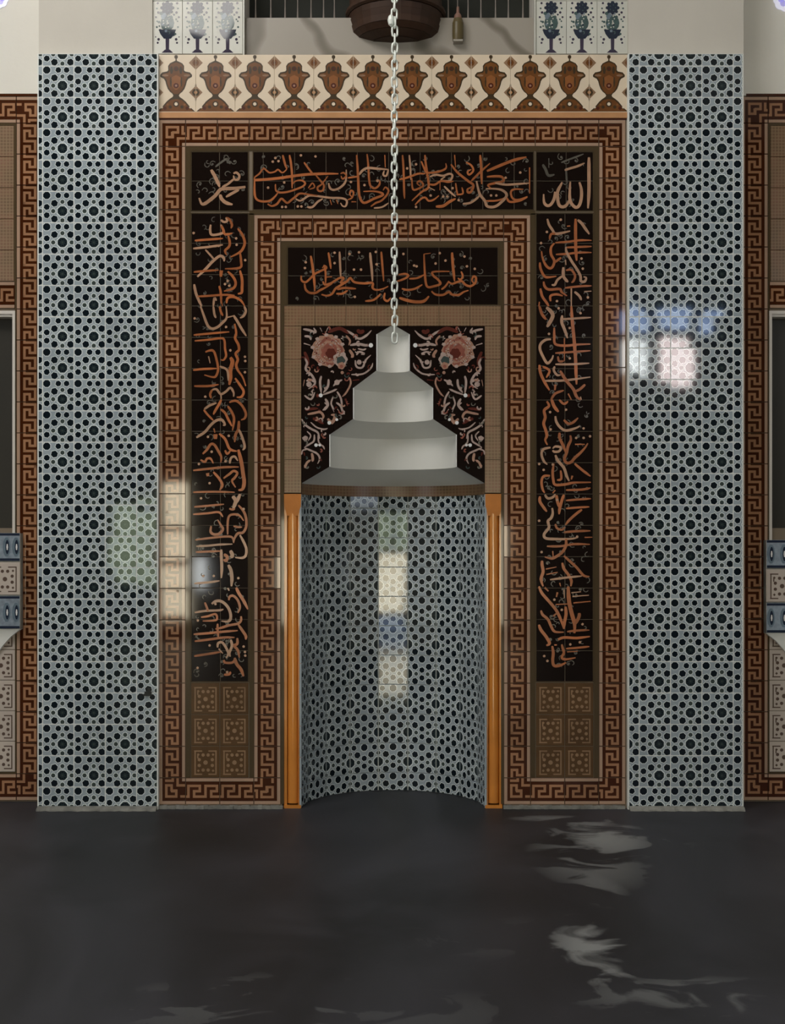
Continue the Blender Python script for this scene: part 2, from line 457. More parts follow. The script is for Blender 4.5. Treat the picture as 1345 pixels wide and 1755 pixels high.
def band_tile(length, vertical, Y):
    key = ('key', round(length, 1), vertical, Y)
    w, h = (BW, length) if vertical else (length, BW)
    return tile_mesh(key, w, h, m_frdark, key_overlays(length, vertical), Y, gap=0.35)
def corner_tile(rot, Y):
    """rot 0: the outer corner of the frame is top-left"""
    o = []
    o += [([(0.2, 0.2), (46, .2), (46, 6.2), (0.2, 6.2)], m_frline, 0), ([(0.2, 6.2), (6.2, 6.2), (6.2, 46), (0.2, 46)], m_frline, 0)]
    o.append(([(40, 40), (46, 40), (46, 46), (40, 46)], m_frline, 0))
    o += [(q, m_frlight, 0) for q in stroke_quads([(25, 22), (33, 22), (33, 13), (13.9, 13), (13.9, 30), (23, 30), (24, 23)], 4.3)]
    o += [(q, m_frlight, 0) for q in stroke_quads([(46, 32.3), (33, 32.3), (33, 46)], 4.3)]
    o += [(q, m_frlight, 0) for q in stroke_quads([(41, 13), (41, 24), (46, 24)], 4.3)]
    o += [(q, m_frlight, 0) for q in stroke_quads([(14, 39), (14, 46)], 4.3)]
    def R(p):
        x, y = p
        for _ in range(rot): x, y = 46 - y, x
        return (x, y)
    return tile_mesh(('corner', rot, Y), BW, BW, m_frdark, [([R(p) for p in q], m, l) for q, m, l in o], Y, gap=0.35)
def vband(parent, x, y0, y1, Y, n=None):
    n = n or max(1, round((y1 - y0) / 54.0)); L = (y1 - y0) / n
    for i in range(n): put(band_tile(L, True, Y), parent, x, y0 + i * L, BW, L, Y, tilt=.08)
def hband(parent, x0, x1, y, Y, n=None):
    n = n or max(1, round((x1 - x0) / 54.0)); L = (x1 - x0) / n
    for i in range(n): put(band_tile(L, False, Y), parent, x0 + i * L, y, L, BW, Y, tilt=.08)
def corner(parent, x, y, rot, Y): put(corner_tile(rot, Y), parent, x, y, BW, BW, Y, tilt=.05)

# the masonry body behind the central tiling
NC = 673.5                                # the niche's centre line in picture pixels
body = thing('niche_surround_body', 'brown masonry body behind the tiles around the prayer niche', 'niche body', (0, 0.4, 0))
b = MB()
for a, c in ((271, 484), (863, 1076)): b.box(X(a), X(c), 0.004, 0.72, 0.0, Z(94), m_core)
for a, c in ((484, 516.2), (830.8, 863)): b.box(X(a), X(c), 0.11, 0.72, 0.0, Z(845), m_core); b.box(X(a), X(c), 0.004, 0.11, Z(845), Z(94), m_core); b.box(X(a), X(c), 0.11, 0.72, Z(845), Z(94), m_core)
b.box(X(516.2), X(830.8), 0.004, 0.72, Z(556), Z(94), m_core)
b.box(X(516.2), X(830.8), 0.62, 0.72, 0.0, Z(556), m_core)
b.build('masonry', body, (0, 0.4, 0))
k = MB()
for a, c in ((273, 485), (862, 1070)):
    n = 30
    for i in range(n):
        xa, xb = X(a + (c - a) * i / n), X(a + (c - a) * (i + 1) / n)
        h = .019 + .003 * sin(i * 1.9)
        k.box(xa, xb, -.028 - .004 * sin(i * 2.7), .004, 0, h, m_skirt)
k.build('foot_strip', body, (0, 0, 0))

fr = thing('key_pattern_border', 'brown and tan Greek key tile border framing the dark lettered panels', 'border', (0, 0, 0.02))
Y0 = 0.0
corner(fr, 272, 205, 0, Y0); corner(fr, 1026, 205, 1, Y0)
hband(fr, 318, 1026, 205, Y0, 13)
vband(fr, 272, 251, 1333, Y0, 20); vband(fr, 1026, 251, 1333, Y0, 20)
corner(fr, 272, 1333, 3, Y0); corner(fr, 435, 1333, 2, Y0); hband(fr, 318, 435, 1333, Y0, 2)
corner(fr, 863, 1333, 3, Y0); corner(fr, 1026, 1333, 2, Y0); hband(fr, 909, 1026, 1333, Y0, 2)
corner(fr, 435, 368, 0, Y0); corner(fr, 863, 368, 1, Y0)
hband(fr, 481, 863, 368, Y0, 7)
vband(fr, 435, 414, 1333, Y0, 17); vband(fr, 863, 414, 1333, Y0, 17)
# plain olive fillets inside the frame
def fillet(parent, name, rects, material, Y=0.0, proud=0.001):
    m_ = MB()
    for a, c, d, e in rects: m_.box(X(a, Y), X(d, Y), Y - proud, Y + .012, Z(e, Y), Z(c, Y), material)
    return m_.build(name, parent, (X(rects[0][0], Y), Y, Z(rects[0][3], Y)))
fillet(fr, 'fillet', [(318, 251, 1026, 258.5), (318, 258.5, 326.5, 1333), (427, 366, 435, 1333), (1017.5, 258.5, 1026, 1333), (909, 366, 917, 1333), (427, 360.5, 917, 368)], m_olive)
fillet(fr, 'fillet', [(481, 414, 863, 422.5), (481, 422.5, 491.5, 523.5), (854.5, 422.5, 863, 523.5), (481, 523.5, 486.5, 1378), (858.5, 523.5, 863, 1378)], m_olive)
for o in fr.children:
    if o.name.startswith('fillet'): o['label'] = 'plain olive brown fillet beside the key pattern'

# ---------------------------------------------------------------- frieze
fz = thing('palmette_frieze', 'cream tile frieze with a row of orange-brown palmettes above the key border', 'frieze', (0, 0, Z(204)))
def sym(pts, c): return [(c + x, y) for x, y in pts] + [(c - x, y) for x, y in reversed(pts)]
def sc(pts, f=12.23): return [(x / f, y / f) for x, y in pts]
PW = 67.4
def strip_polys(pts, c):
    """a shape symmetric about x=c given by its right outline, as convex slices"""
    return [[(c - a[0], a[1]), (c + a[0], a[1]), (c + b_[0], b_[1]), (c - b_[0], b_[1])] for a, b_ in zip(pts, pts[1:]) if abs(a[1] - b_[1]) > .01]
OUT = sc([(2, 10), (30, 20), (38, 50), (30, 80), (12, 90), (15, 130), (60, 150), (130, 185), (168, 240), (165, 330), (190, 355), (290, 375), (335, 430), (330, 470), (255, 510), (225, 560), (205, 640), (175, 720), (130, 780), (80, 820), (58, 860), (75, 890), (135, 930), (200, 985), (265, 1065), (330, 1135), (400, 1195)])
INN = sc([(2, 165), (110, 200), (142, 250), (140, 340), (165, 385), (275, 405), (300, 440), (235, 480), (200, 530), (182, 620), (152, 700), (105, 770), (45, 830)])
CORE = sc([(2, 430), (80, 470), (130, 520), (120, 600), (85, 670), (20, 740)])
BASE = sc([(20, 935), (115, 955), (175, 1005), (240, 1080), (305, 1145), (370, 1192)])
def frieze_overlays(w, c, shift=0.0):
    o = []
    def add(pts, m, lv, cc=c): o.extend((p, m, lv) for p in strip_polys(pts, cc))
    for cc in (c - PW, c, c + PW):
        add(OUT, m_pdark, 0, cc); add(INN, m_pbrown, 1, cc); add(CORE, m_amber, 2, cc); add(BASE, m_pbrown, 1, cc)
        for yy, r, m in ((24.5, 4.4, m_pdark), (24.5, 2.6, m_pred), (53.5, 4.8, m_pred), (53.5, 2.0, m_pinkt), (85, 5.4, m_pdark), (85, 3.0, m_cream)):
            o.append((ngon(cc, yy, r, 8, pi / 8), m, 3 if r > 4 else 4))
        for s in (-1, 1):
            o.append((ngon(cc + s * 18.5, 36, 4.4, 6, .3 * s, 1.4, .45), m_fros, 3)); o.append((ngon(cc + s * 8, 27, 5.5, 6, 1.1 * s, .5, 1.3), m_pdark, 3)); o.append((ngon(cc + s * 9, 47, 5.5, 6, 0, .28, 1.7), m_pdark, 3)); o.append((ngon(cc + s * 10, 90, 3.0, 6), m_pdark, 3)); o.append((ngon(cc + s * 14.5, 86, 2.2, 5), m_amber, 4))
            o.append((ngon(cc + s * 19, 92, 3.2, 6), m_pred, 3)); o.append((ngon(cc + s * 24.5, 90.5, 2.2, 6), m_cream, 4))
    for cc, m in ((c - PW / 2, 0), (c + PW / 2, 0)):
        o.append((ngon(cc, 14.2, 12.0, 4, 0), m_fros, 0)); o.append((ngon(cc, 14.2, 8.6, 10), m_fros, 0)); o.append((ngon(cc, 14.2, 5.8, 8), m_pbrown, 1)); o.append((ngon(cc, 14.2, 2.4, 6), m_pred, 2))
        o.append((ngon(cc, 65, 16, 4, pi / 2, .22, 1.15), m_pdark, 0))
        o.append((ngon(cc, 65, 11.6, 4, 0), m_fros, 0)); o.append((ngon(cc, 65, 8, 8), m_fros, 0)); o.append((ngon(cc, 65, 6.6, 8), m_pdark, 1)); o.append((ngon(cc, 65, 3, 6), m_band, 2))
    return o
fc0 = 301.8
xs = [271.0] + [fc0 + PW / 2 + i * PW for i in range(11)] + [1076.0]
for a, c in zip(xs, xs[1:]):
    i = xs.index(a); cc = fc0 + i * PW - a
    key = ('frieze', round(cc, 1), round(c - a, 1))
    put(tile_mesh(key, c - a, 99.5, m_cream, frieze_overlays(c - a, cc), 0, gap=.12), fz, a, 93.5, c - a, 99.5, 0, tilt=.1)
mm_ = MB(); mm_.box(X(271), X(1076), -.010, .004, Z(202.8), Z(193.2), m_band); mm_.build('moulding', fz, (0, 0, Z(203)))
mm_ = MB(); mm_.box(X(271), X(1076), -.002, .004, Z(205.2), Z(202.8), m_pred); mm_.build('dark_fillet', fz, (0, 0, Z(205)))  # thin dark red-brown line below the moulding

# ---------------------------------------------------------------- lettered panels
def V(x0, y0, s): return lambda p: (x0 + p[0] / s, y0 + p[1] / s)
# pen strokes as they run in the photograph: (width, points) and dots (x, y)
TOPA = [(22,[(30,300),(60,300),(250,285),(500,250),(700,240),(840,240)]),(14,[(30,300),(40,270),(80,240),(120,190),(150,210),(180,230),(230,220),(260,200),(300,230),(340,200),(345,170)]),(18,[(305,60),(320,120),(340,190)]),(18,[(370,60),(385,150),(395,260),(395,380)]),(18,[(35,310),(35,420),(50,480),(100,505),(180,500),(230,460),(260,420)]),(16,[(235,340),(240,400),(280,420),(350,415),(430,390),(500,360),(520,330),(490,305),(430,310),(400,340)]),(18,[(160,530),(200,550),(250,530),(290,480),(320,500),(350,520),(390,490),(430,460),(470,430),(560,440),(640,450)]),(17,[(430,480),(470,500),(510,480),(560,450),(640,455),(750,470),(870,475),(920,500),(910,550),(880,550),(860,520)]),(18,[(540,560),(590,560),(640,510),(690,480)]),(16,[(510,130),(560,200),(600,250)]),(16,[(620,250),(670,310),(700,350),(690,400),(650,405),(640,370),(680,340),(740,260)]),(18,[(745,330),(760,380),(800,395),(860,370),(910,310),(915,200)]),(14,[(860,240),(890,230),(915,260),(880,290),(865,260)]),(20,[(1015,60),(1025,200),(1035,400),(1050,480),(1090,520),(1180,480),(1270,440),(1200,410),(1080,410)]),(17,[(1115,50),(1125,150),(1135,300),(1150,360),(1190,380),(1230,350),(1235,310),(1200,300)]),(20,[(1040,250),(1070,210),(1120,185),(1200,190),(1320,200)]),(16,[(1320,200),(1300,260),(1270,250),(1280,210)]),(16,[(1150,555),(1200,520),(1250,500),(1300,450),(1320,400),(1290,370),(1270,400)]),(14,[(1180,570),(1260,560),(1320,520)]),(14,[(930,490),(970,470),(985,420),(960,400),(950,440),(980,470)]),(16,[(965,510),(1010,510)]),(12,[(550,380),(590,330),(610,370),(560,390)]),(14,[(760,490),(775,540)]),(14,[(820,490),(835,530)]),(15,[(1285,60),(1290,180)]),(14,[(930,280),(1000,270),(1030,265)])]
TOPAD = [(480,65),(620,75),(235,90),(210,125),(265,120),(165,375),(320,325),(300,560),(335,560),(450,555),(485,555),(1090,350),(960,320),(1215,310)]
TOPB = [(17,[(110,60),(120,200),(125,400),(130,480)]),(15,[(175,60),(185,180),(190,300)]),(17,[(80,295),(130,285),(190,265),(260,240),(330,240)]),(19,[(325,60),(335,160),(350,260),(360,370),(300,410),(200,500)]),(17,[(290,120),(320,190),(345,230),(430,225),(500,205),(530,180),(525,140)]),(14,[(360,370),(420,400)]),(17,[(370,270),(430,250),(500,260),(560,240),(590,260),(560,310),(480,300),(520,270)]),(17,[(365,340),(420,345),(480,310),(550,320),(600,310)]),(16,[(610,60),(620,180)]),(20,[(575,150),(640,230),(740,310),(790,350),(770,410),(740,420),(735,390),(770,370)]),(16,[(720,130),(770,160),(790,210),(750,250),(735,220),(770,200)]),(20,[(855,60),(865,180),(870,340)]),(17,[(770,310),(820,260),(860,220),(950,140)]),(24,[(920,215),(1050,160),(1180,110),(1300,80)]),(22,[(820,310),(840,400),(860,450),(900,500),(920,550),(980,560),(1040,530),(1110,450),(1070,400),(1000,385),(910,385)]),(15,[(910,500),(1000,500),(1080,480),(1110,450)]),(20,[(920,270),(990,265),(1060,270),(1080,310),(1000,330),(930,350),(960,380)]),(18,[(1000,330),(1100,345),(1200,340),(1330,330)]),(18,[(1330,180),(1330,430)]),(17,[(1310,460),(1230,490),(1170,480),(1150,420),(1180,390),(1270,390)]),(18,[(1110,470),(1140,510),(1230,500),(1310,465)]),(18,[(690,530),(760,520),(820,480),(850,450)]),(24,[(430,555),(500,550),(560,510),(620,480)]),(16,[(510,360),(560,410),(620,460)]),(14,[(620,330),(630,400),(640,450)]),(14,[(640,440),(690,430),(680,370)]),(16,[(200,280),(210,390),(270,380),(310,350),(280,310),(250,330),(280,360)]),(16,[(230,540),(290,480),(330,470),(360,500),(410,490),(460,450)]),(12,[(470,310),(470,400)])]
TOPBD = [(155,190),(240,150),(380,450),(500,460),(540,460),(650,495),(960,450),(1010,450),(1100,280),(1240,230),(590,380),(240,560)]
CENC = [(26,[(300,130),(320,250),(340,400),(350,560)]),(22,[(185,370),(190,430),(240,450),(300,400),(350,350),(430,310),(490,280),(470,250),(440,280)]),(24,[(225,470),(240,540),(290,580),(360,580),(410,550),(470,520),(560,470)]),(22,[(515,90),(530,180),(545,290)]),(22,[(650,80),(655,200),(665,400)]),(20,[(470,390),(560,385)]),(22,[(450,440),(470,480),(540,465),(600,430),(650,400),(700,400),(660,460),(720,440)]),(24,[(430,600),(500,615),(560,590),(600,530),(660,490),(740,440),(780,400),(830,450),(950,465),(1050,460),(1050,520),(1100,545),(1180,530),(1240,500)]),(24,[(620,540),(700,520),(780,525),(850,530)]),(22,[(610,590),(680,590),(750,550)]),(26,[(1020,90),(1030,200),(1040,300),(1050,440)]),(22,[(1155,80),(1165,200),(1185,440)]),(22,[(960,680),(1050,670),(1100,640),(1150,590)]),(22,[(1200,580),(1190,650),(1230,680),(1270,640)]),(20,[(460,240),(480,330),(480,470)])]
CENCD = [(590,95),(885,90),(1090,85),(1100,235),(825,300),(910,300),(835,630),(240,210),(590,220),(770,110),(230,280)]
CEND = [(24,[(400,110),(405,250),(420,450),(450,510),(520,500),(600,470),(560,410),(520,380),(500,330),(600,320),(710,320)]),(28,[(740,90),(750,250),(770,440)]),(22,[(90,360),(170,350),(210,370),(180,400),(110,430),(70,440)]),(22,[(130,530),(200,545),(290,530),(380,480)]),(20,[(220,410),(320,400),(400,360)]),(32,[(100,640),(190,670),(300,690),(400,680),(460,620)]),(24,[(490,560),(540,600),(630,605),(700,570),(740,600),(820,605),(880,570),(940,550)]),(24,[(690,440),(740,470),(800,450),(860,440),(900,480),(960,500),(1020,460),(1030,400),(1000,380),(980,430),(1010,470)]),(20,[(850,320),(870,380),(840,420),(810,400)]),(20,[(610,540),(660,500),(700,440)]),(14,[(400,110),(480,100)])]
CENDD = [(150,110),(280,250),(310,260),(590,100),(540,225),(660,190),(920,260),(1015,290),(890,140)]
MUH = [(62,[(510,440),(580,560),(640,680),(690,800)]),(62,[(1230,800),(1000,830),(750,840),(680,880),(600,980),(480,1080),(380,1150),(310,1150),(260,1030)]),(50,[(1090,860),(960,930),(820,1010)]),(62,[(700,960),(730,1050),(820,1130),(960,1170)]),(44,[(980,520),(1040,500),(1100,560),(1080,640),(1000,640),(980,560)]),(40,[(980,640),(860,740),(740,800)])]
ALL = [(60,[(1150,180),(1150,500),(1150,900),(1130,1250)]),(56,[(950,700),(990,850),(990,1030),(950,1180),(880,1230),(800,1170),(750,1060),(750,850),(760,690)]),(56,[(740,1080),(680,1180),(600,1220),(520,1170),(490,1000),(500,880),(560,760),(590,700)]),(52,[(440,900),(420,1050),(350,1170),(270,1190),(210,1120),(200,950)]),(42,[(640,450),(760,410),(900,370),(1060,300)])]
ALLdim = [(32,[(570,290),(720,230),(880,170),(1040,110)]),(34,[(670,400),(680,600),(690,700)]),(50,[(180,330),(240,430),(300,560),(430,540)]),(30,[(310,200),(310,400)])]
MUHdim = [(36,[(840,200),(700,300),(600,380)])]
L1 = [(38,[(730,90),(800,120),(850,220),(830,290)]),(36,[(640,130),(700,170),(760,150),(730,90)]),(40,[(450,220),(440,330),(470,410),(600,400),(700,350),(640,220)]),(40,[(640,220),(680,300),(720,400),(860,380)]),(38,[(150,520),(400,500),(680,480)]),(38,[(120,670),(400,640),(680,600)]),(40,[(780,430),(810,560),(790,640),(720,710),(750,790)]),(42,[(960,290),(1050,420),(1090,560),(1050,680),(980,750),(820,830)]),(38,[(1000,740),(1020,900),(1000,1030),(720,1050)]),(30,[(350,690),(450,800),(520,880)]),(44,[(200,1200),(350,1060),(480,920),(620,810),(700,850),(700,910)]),(34,[(130,1110),(350,1090),(600,1075)]),(90,[(650,1080),(640,1200)]),(42,[(770,1100),(870,1200),(920,1320),(870,1420),(700,1470)]),(44,[(1000,1080),(1040,1250),(1040,1400),(1030,1500),(960,1520)]),(44,[(140,1340),(170,1500),(230,1650),(280,1755)]),(34,[(200,1570),(400,1560),(700,1540),(900,1550)]),(36,[(610,1370),(640,1500),(650,1700)]),(36,[(500,1750),(520,1600),(560,1650)]),(40,[(750,1700),(770,1600),(880,1580),(1010,1640),(1090,1750)]),(34,[(640,1550),(670,1755)])]
L1D = [(130,380),(930,480),(940,600),(1100,890),(770,1280),(720,1340),(800,1370),(600,620)]
L2 = [(42,[(260,0),(330,200),(400,370),(480,420),(580,390),(680,300),(750,210),(740,0)]),(36,[(500,0),(520,150),(550,220)]),(36,[(620,0),(640,100),(680,180)]),(40,[(1080,0),(1110,90),(1070,180),(1000,220)]),(42,[(880,170),(950,280),(1030,420),(1120,560)]),(36,[(760,210),(880,180)]),(42,[(900,330),(930,500),(910,600),(970,720),(980,820),(920,890),(960,1000),(930,1100),(960,1200),(1050,1330),(1110,1500)]),(34,[(130,540),(400,515),(800,480)]),(36,[(150,650),(400,630),(650,600),(710,650),(720,800),(740,930),(690,1010),(640,1000)]),(38,[(350,860),(440,830),(510,850),(560,1000),(590,1180),(550,1310),(480,1330),(330,1290)]),(32,[(410,940),(440,1070)]),(36,[(120,1200),(300,1180),(560,1170)]),(36,[(140,1500),(400,1500),(600,1470)]),(64,[(820,960),(860,1050),(820,1200),(820,1350),(800,1480)]),(36,[(620,1130),(760,1200),(780,1400)]),(40,[(910,1350),(1000,1480),(1070,1600),(1030,1700),(940,1710)]),(38,[(480,1570),(440,1650),(460,1730)]),(38,[(480,1570),(560,1560),(640,1650),(740,1600),(820,1530),(880,1620),(880,1700)]),(40,[(640,1650),(650,1750)])]
L2D = [(740,390),(820,830),(1095,950),(1100,1030),(1095,1240),(350,1700),(150,230)]
L3 = [(42,[(650,0),(600,100),(540,200),(500,280)]),(38,[(330,180),(430,110),(560,60)]),(34,[(320,190),(400,290),(500,390)]),(44,[(180,710),(250,670),(350,600),(450,480),(560,390),(660,380),(720,470),(680,480)]),(40,[(640,180),(720,250),(780,370),(850,500)]),(40,[(770,120),(850,240),(890,370),(860,580)]),(40,[(800,50),(920,20),(1030,100),(1110,250),(1090,350),(1020,380)]),(46,[(980,400),(970,560),(920,650),(900,800)]),(40,[(980,560),(1040,700),(1090,880),(1050,950)]),(110,[(540,650),(540,740)]),(40,[(510,540),(530,620)]),(42,[(610,640),(720,740),(790,900),(850,950),(940,970)]),(42,[(300,1020),(380,940),(450,840),(520,850),(590,960),(650,1080),(640,1180)]),(38,[(260,1130),(340,1170),(380,1110),(450,1110),(500,1200)]),(36,[(120,1330),(400,1300),(700,1270),(980,1265)]),(60,[(970,940),(1010,1100),(1040,1250),(1060,1400),(1080,1550),(1050,1680),(970,1700)]),(36,[(810,1200),(830,1100),(900,1070),(960,1150)]),(42,[(500,1360),(600,1470),(670,1600),(620,1700)]),(40,[(690,1480),(800,1400),(880,1340),(950,1380),(900,1470),(850,1530),(920,1650)]),(90,[(390,1380),(400,1440)]),(32,[(120,1740),(500,1730),(900,1740)]),(34,[(720,950),(760,1020),(820,960)])]
L3D = [(470,980),(730,1160),(400,700),(790,680),(430,1570),(230,1210)]
L4 = [(34,[(140,260),(400,240),(700,210)]),(34,[(120,400),(400,380),(600,360),(680,450)]),(60,[(860,60),(920,150),(870,300)]),(50,[(1000,20),(960,130),(900,200)]),(34,[(800,290),(860,310),(910,290)]),(42,[(970,230),(1060,330),(1110,450),(1120,620),(1060,740),(960,760),(900,850),(880,940)]),(36,[(770,780),(770,560),(800,430),(900,400),(1000,430),(1070,520)]),(30,[(880,620),(960,640),(1040,640)]),(44,[(460,620),(450,730),(520,780),(620,760),(680,680),(640,600),(580,500)]),(34,[(160,880),(400,850),(700,820),(850,830),(880,930)]),(34,[(180,1000),(400,990),(600,970),(860,960)]),(34,[(170,1110),(400,1100),(640,1090)]),(42,[(1000,790),(1070,920),(1120,1050),(1110,1170),(1040,1220),(910,1210)]),(46,[(650,1060),(650,1200),(660,1400),(650,1600)]),(50,[(700,1150),(760,1200),(740,1270),(690,1250)]),(60,[(820,1080),(860,1170),(820,1210)]),(54,[(780,1350),(830,1450),(850,1600),(840,1755)]),(36,[(140,1700),(400,1680),(620,1650)])]
L4D = [(270,100),(970,1600),(510,1560),(310,1560),(1070,300)]
L5 = [(50,[(770,30),(800,80)]),(50,[(930,20),(980,130),(1070,270),(1150,430)]),(40,[(790,260),(810,190),(880,180),(960,260),(1000,400),(960,500)]),(46,[(470,330),(540,280),(650,280),(760,370),(820,500),(820,620),(760,660),(650,650)]),(36,[(150,490),(350,460),(600,450),(690,430)]),(36,[(270,580),(400,560),(540,520),(570,600),(520,640),(300,650)]),(36,[(340,300),(380,400),(400,470)]),(40,[(1020,560),(1020,640),(960,700),(800,730),(640,780),(540,800)]),(46,[(970,720),(1060,850),(1110,930),(1110,1000)]),(38,[(130,900),(400,880),(700,850),(960,830)]),(38,[(150,1030),(400,1000),(700,960),(900,960)]),(36,[(580,700),(580,820),(600,960)]),(40,[(580,1150),(590,1070),(660,1050),(720,1120),(780,1250),(740,1350)]),(42,[(830,1000),(850,1120),(800,1250),(820,1320)]),(44,[(950,970),(950,1080),(890,1110),(960,1200),(990,1340)]),(38,[(140,1310),(400,1270),(650,1230)]),(38,[(700,1380),(720,1430),(860,1430),(910,1350)]),(52,[(900,1340),(940,1460),(1020,1560),(1070,1690)]),(40,[(700,1660),(800,1650),(820,1600)]),(38,[(600,1170),(680,1260)])]
L5D = [(540,330),(430,1110),(210,640),(205,1530),(1095,1230),(1100,1300),(1070,1130),(760,1610)]
R1 = [(42,[(250,110),(280,220),(340,310),(400,390),(550,370),(680,340)]),(38,[(400,390),(320,400),(290,500)]),(50,[(780,110),(780,400),(785,700),(800,900)]),(46,[(820,130),(900,200),(960,290),(1040,400)]),(34,[(400,560),(650,540),(850,515),(1080,515)]),(34,[(600,650),(850,640),(1080,630)]),(34,[(410,780),(620,770),(850,745),(1080,745)]),(42,[(380,570),(320,650),(320,780),(380,900),(350,1010),(290,1040),(220,980),(160,850),(140,720)]),(38,[(510,840),(440,890),(390,930)]),(40,[(110,930),(120,1040),(180,1170),(250,1210),(420,1190)]),(42,[(600,640),(610,730),(700,900),(800,1050),(870,1180),(880,1280),(950,1290),(980,1220),(930,1200)]),(48,[(550,1020),(550,1180),(600,1260),(640,1300)]),(38,[(600,1080),(700,1070),(770,1180),(740,1280),(700,1310)]),(38,[(540,1180),(440,1260),(390,1350),(330,1350)]),(42,[(180,1290),(200,1380),(280,1440),(480,1430),(520,1490),(620,1560)]),(34,[(580,1410),(850,1380),(1080,1370)]),(40,[(700,1420),(700,1755)]),(40,[(760,1480),(850,1560),(890,1640)]),(38,[(310,1660),(310,1560),(420,1530),(540,1560)]),(42,[(120,1420),(150,1560),(230,1680),(280,1755)]),(40,[(90,1755),(100,1670)]),(32,[(940,1480),(1080,1470)]),(34,[(590,880),(600,980)]),(34,[(620,250),(680,245)])]
R1D = [(500,130),(890,860),(915,1050),(130,570),(430,1660),(1010,1590),(240,360)]
R2 = [(46,[(100,0),(150,150),(230,250)]),(60,[(230,20),(320,100),(350,190),(280,330),(240,390)]),(52,[(700,0),(720,300),(750,600),(780,1000),(790,1300),(800,1470)]),(48,[(530,170),(520,300),(570,430),(630,600)]),(34,[(520,245),(750,230),(1070,210)]),(40,[(380,400),(380,550),(400,710),(600,740),(800,720),(1060,710)]),(34,[(400,880),(700,860),(1060,835)]),(44,[(320,620),(220,630),(130,700),(110,800),(170,950),(250,1070),(330,1000),(360,920)]),(34,[(570,600),(570,1030)]),(36,[(450,940),(470,1030),(560,1030)]),(34,[(400,1090),(700,1090),(1040,1070)]),(38,[(390,1130),(370,1200),(430,1290),(500,1290)]),(46,[(100,1100),(120,1250),(190,1410),(290,1580)]),(38,[(160,1130),(290,1210),(230,1340)]),(36,[(200,1400),(380,1400),(600,1390),(1060,1330)]),(50,[(490,1210),(560,1330),(640,1440),(740,1560),(800,1700),(880,1755)]),(42,[(960,1470),(860,1560),(770,1600)]),(60,[(400,1470),(390,1580)]),(40,[(320,1755),(400,1640),(560,1580)]),(36,[(640,1640),(700,1755)]),(36,[(870,1700),(890,1755)])]
R2D = [(460,40),(670,410),(670,980),(280,520),(870,130)]
R3 = [(46,[(240,30),(280,120),(190,200),(210,330),(180,450),(220,580),(240,680),(210,760),(250,850)]),(52,[(330,0),(380,130),(460,230)]),(38,[(470,0),(560,80),(640,30)]),(42,[(400,310),(420,420),(500,530),(600,580),(740,550),(860,500)]),(46,[(480,620),(480,720),(540,850),(600,1000)]),(46,[(680,670),(690,760),(640,870),(610,1000),(570,1120),(620,1190),(700,1170),(760,1100),(870,1000),(960,900),(1010,820)]),(34,[(770,840),(950,840)]),(42,[(560,380),(640,450),(730,430),(830,340)]),(38,[(350,950),(380,980),(470,970),(500,900),(400,880),(350,920)]),(40,[(310,900),(180,930),(140,1020),(180,1150),(250,1220)]),(46,[(400,1040),(450,1150),(560,1280),(610,1430),(660,1530)]),(42,[(370,1200),(350,1350),(360,1500),(400,1600),(600,1590),(750,1560),(1070,1555)]),(36,[(500,1330),(510,1490),(430,1510)]),(40,[(300,1430),(180,1440),(140,1540),(160,1680),(200,1755)]),(36,[(600,1700),(900,1690),(1060,1660)]),(40,[(760,1200),(900,1320),(1060,1440)]),(50,[(720,1430),(700,1500)]),(40,[(350,1755),(400,1700)])]
R3D = [(300,235),(600,190),(310,560),(790,720),(930,720),(1050,690),(95,1210),(180,1320),(930,540),(350,1220)]
R4 = [(46,[(110,60),(110,160),(180,270),(240,350)]),(40,[(200,30),(260,100),(350,80),(400,20)]),(46,[(420,40),(440,160),(480,280)]),(46,[(560,30),(520,150),(480,300),(470,400)]),(34,[(600,140),(850,120),(1070,105)]),(34,[(600,290),(850,270),(1040,260)]),(42,[(900,310),(780,400),(660,510),(590,600)]),(36,[(400,580),(430,660),(520,690),(580,640)]),(44,[(340,280),(350,380),(320,470),(260,530),(280,650),(190,770),(220,850),(400,865),(700,860),(830,830)]),(38,[(560,740),(750,720),(1060,710)]),(36,[(240,1000),(500,1000),(750,960),(1050,965)]),(32,[(950,835),(1090,830)]),(46,[(600,860),(600,980),(540,1100),(440,1180),(330,1230),(200,1200)]),(36,[(350,1090),(360,1210)]),(42,[(560,1180),(680,1290),(800,1400),(930,1550),(1040,1570)]),(46,[(530,1310),(560,1420),(640,1530),(700,1650),(690,1755)]),(50,[(150,1270),(150,1350),(170,1480),(130,1620),(170,1755)]),(34,[(220,1430),(420,1390)]),(34,[(230,1530),(440,1490)]),(34,[(300,1630),(600,1590),(900,1560)]),(34,[(480,1690),(500,1755)])]
R4D = [(95,520),(810,820),(140,1110),(270,560),(430,130)]
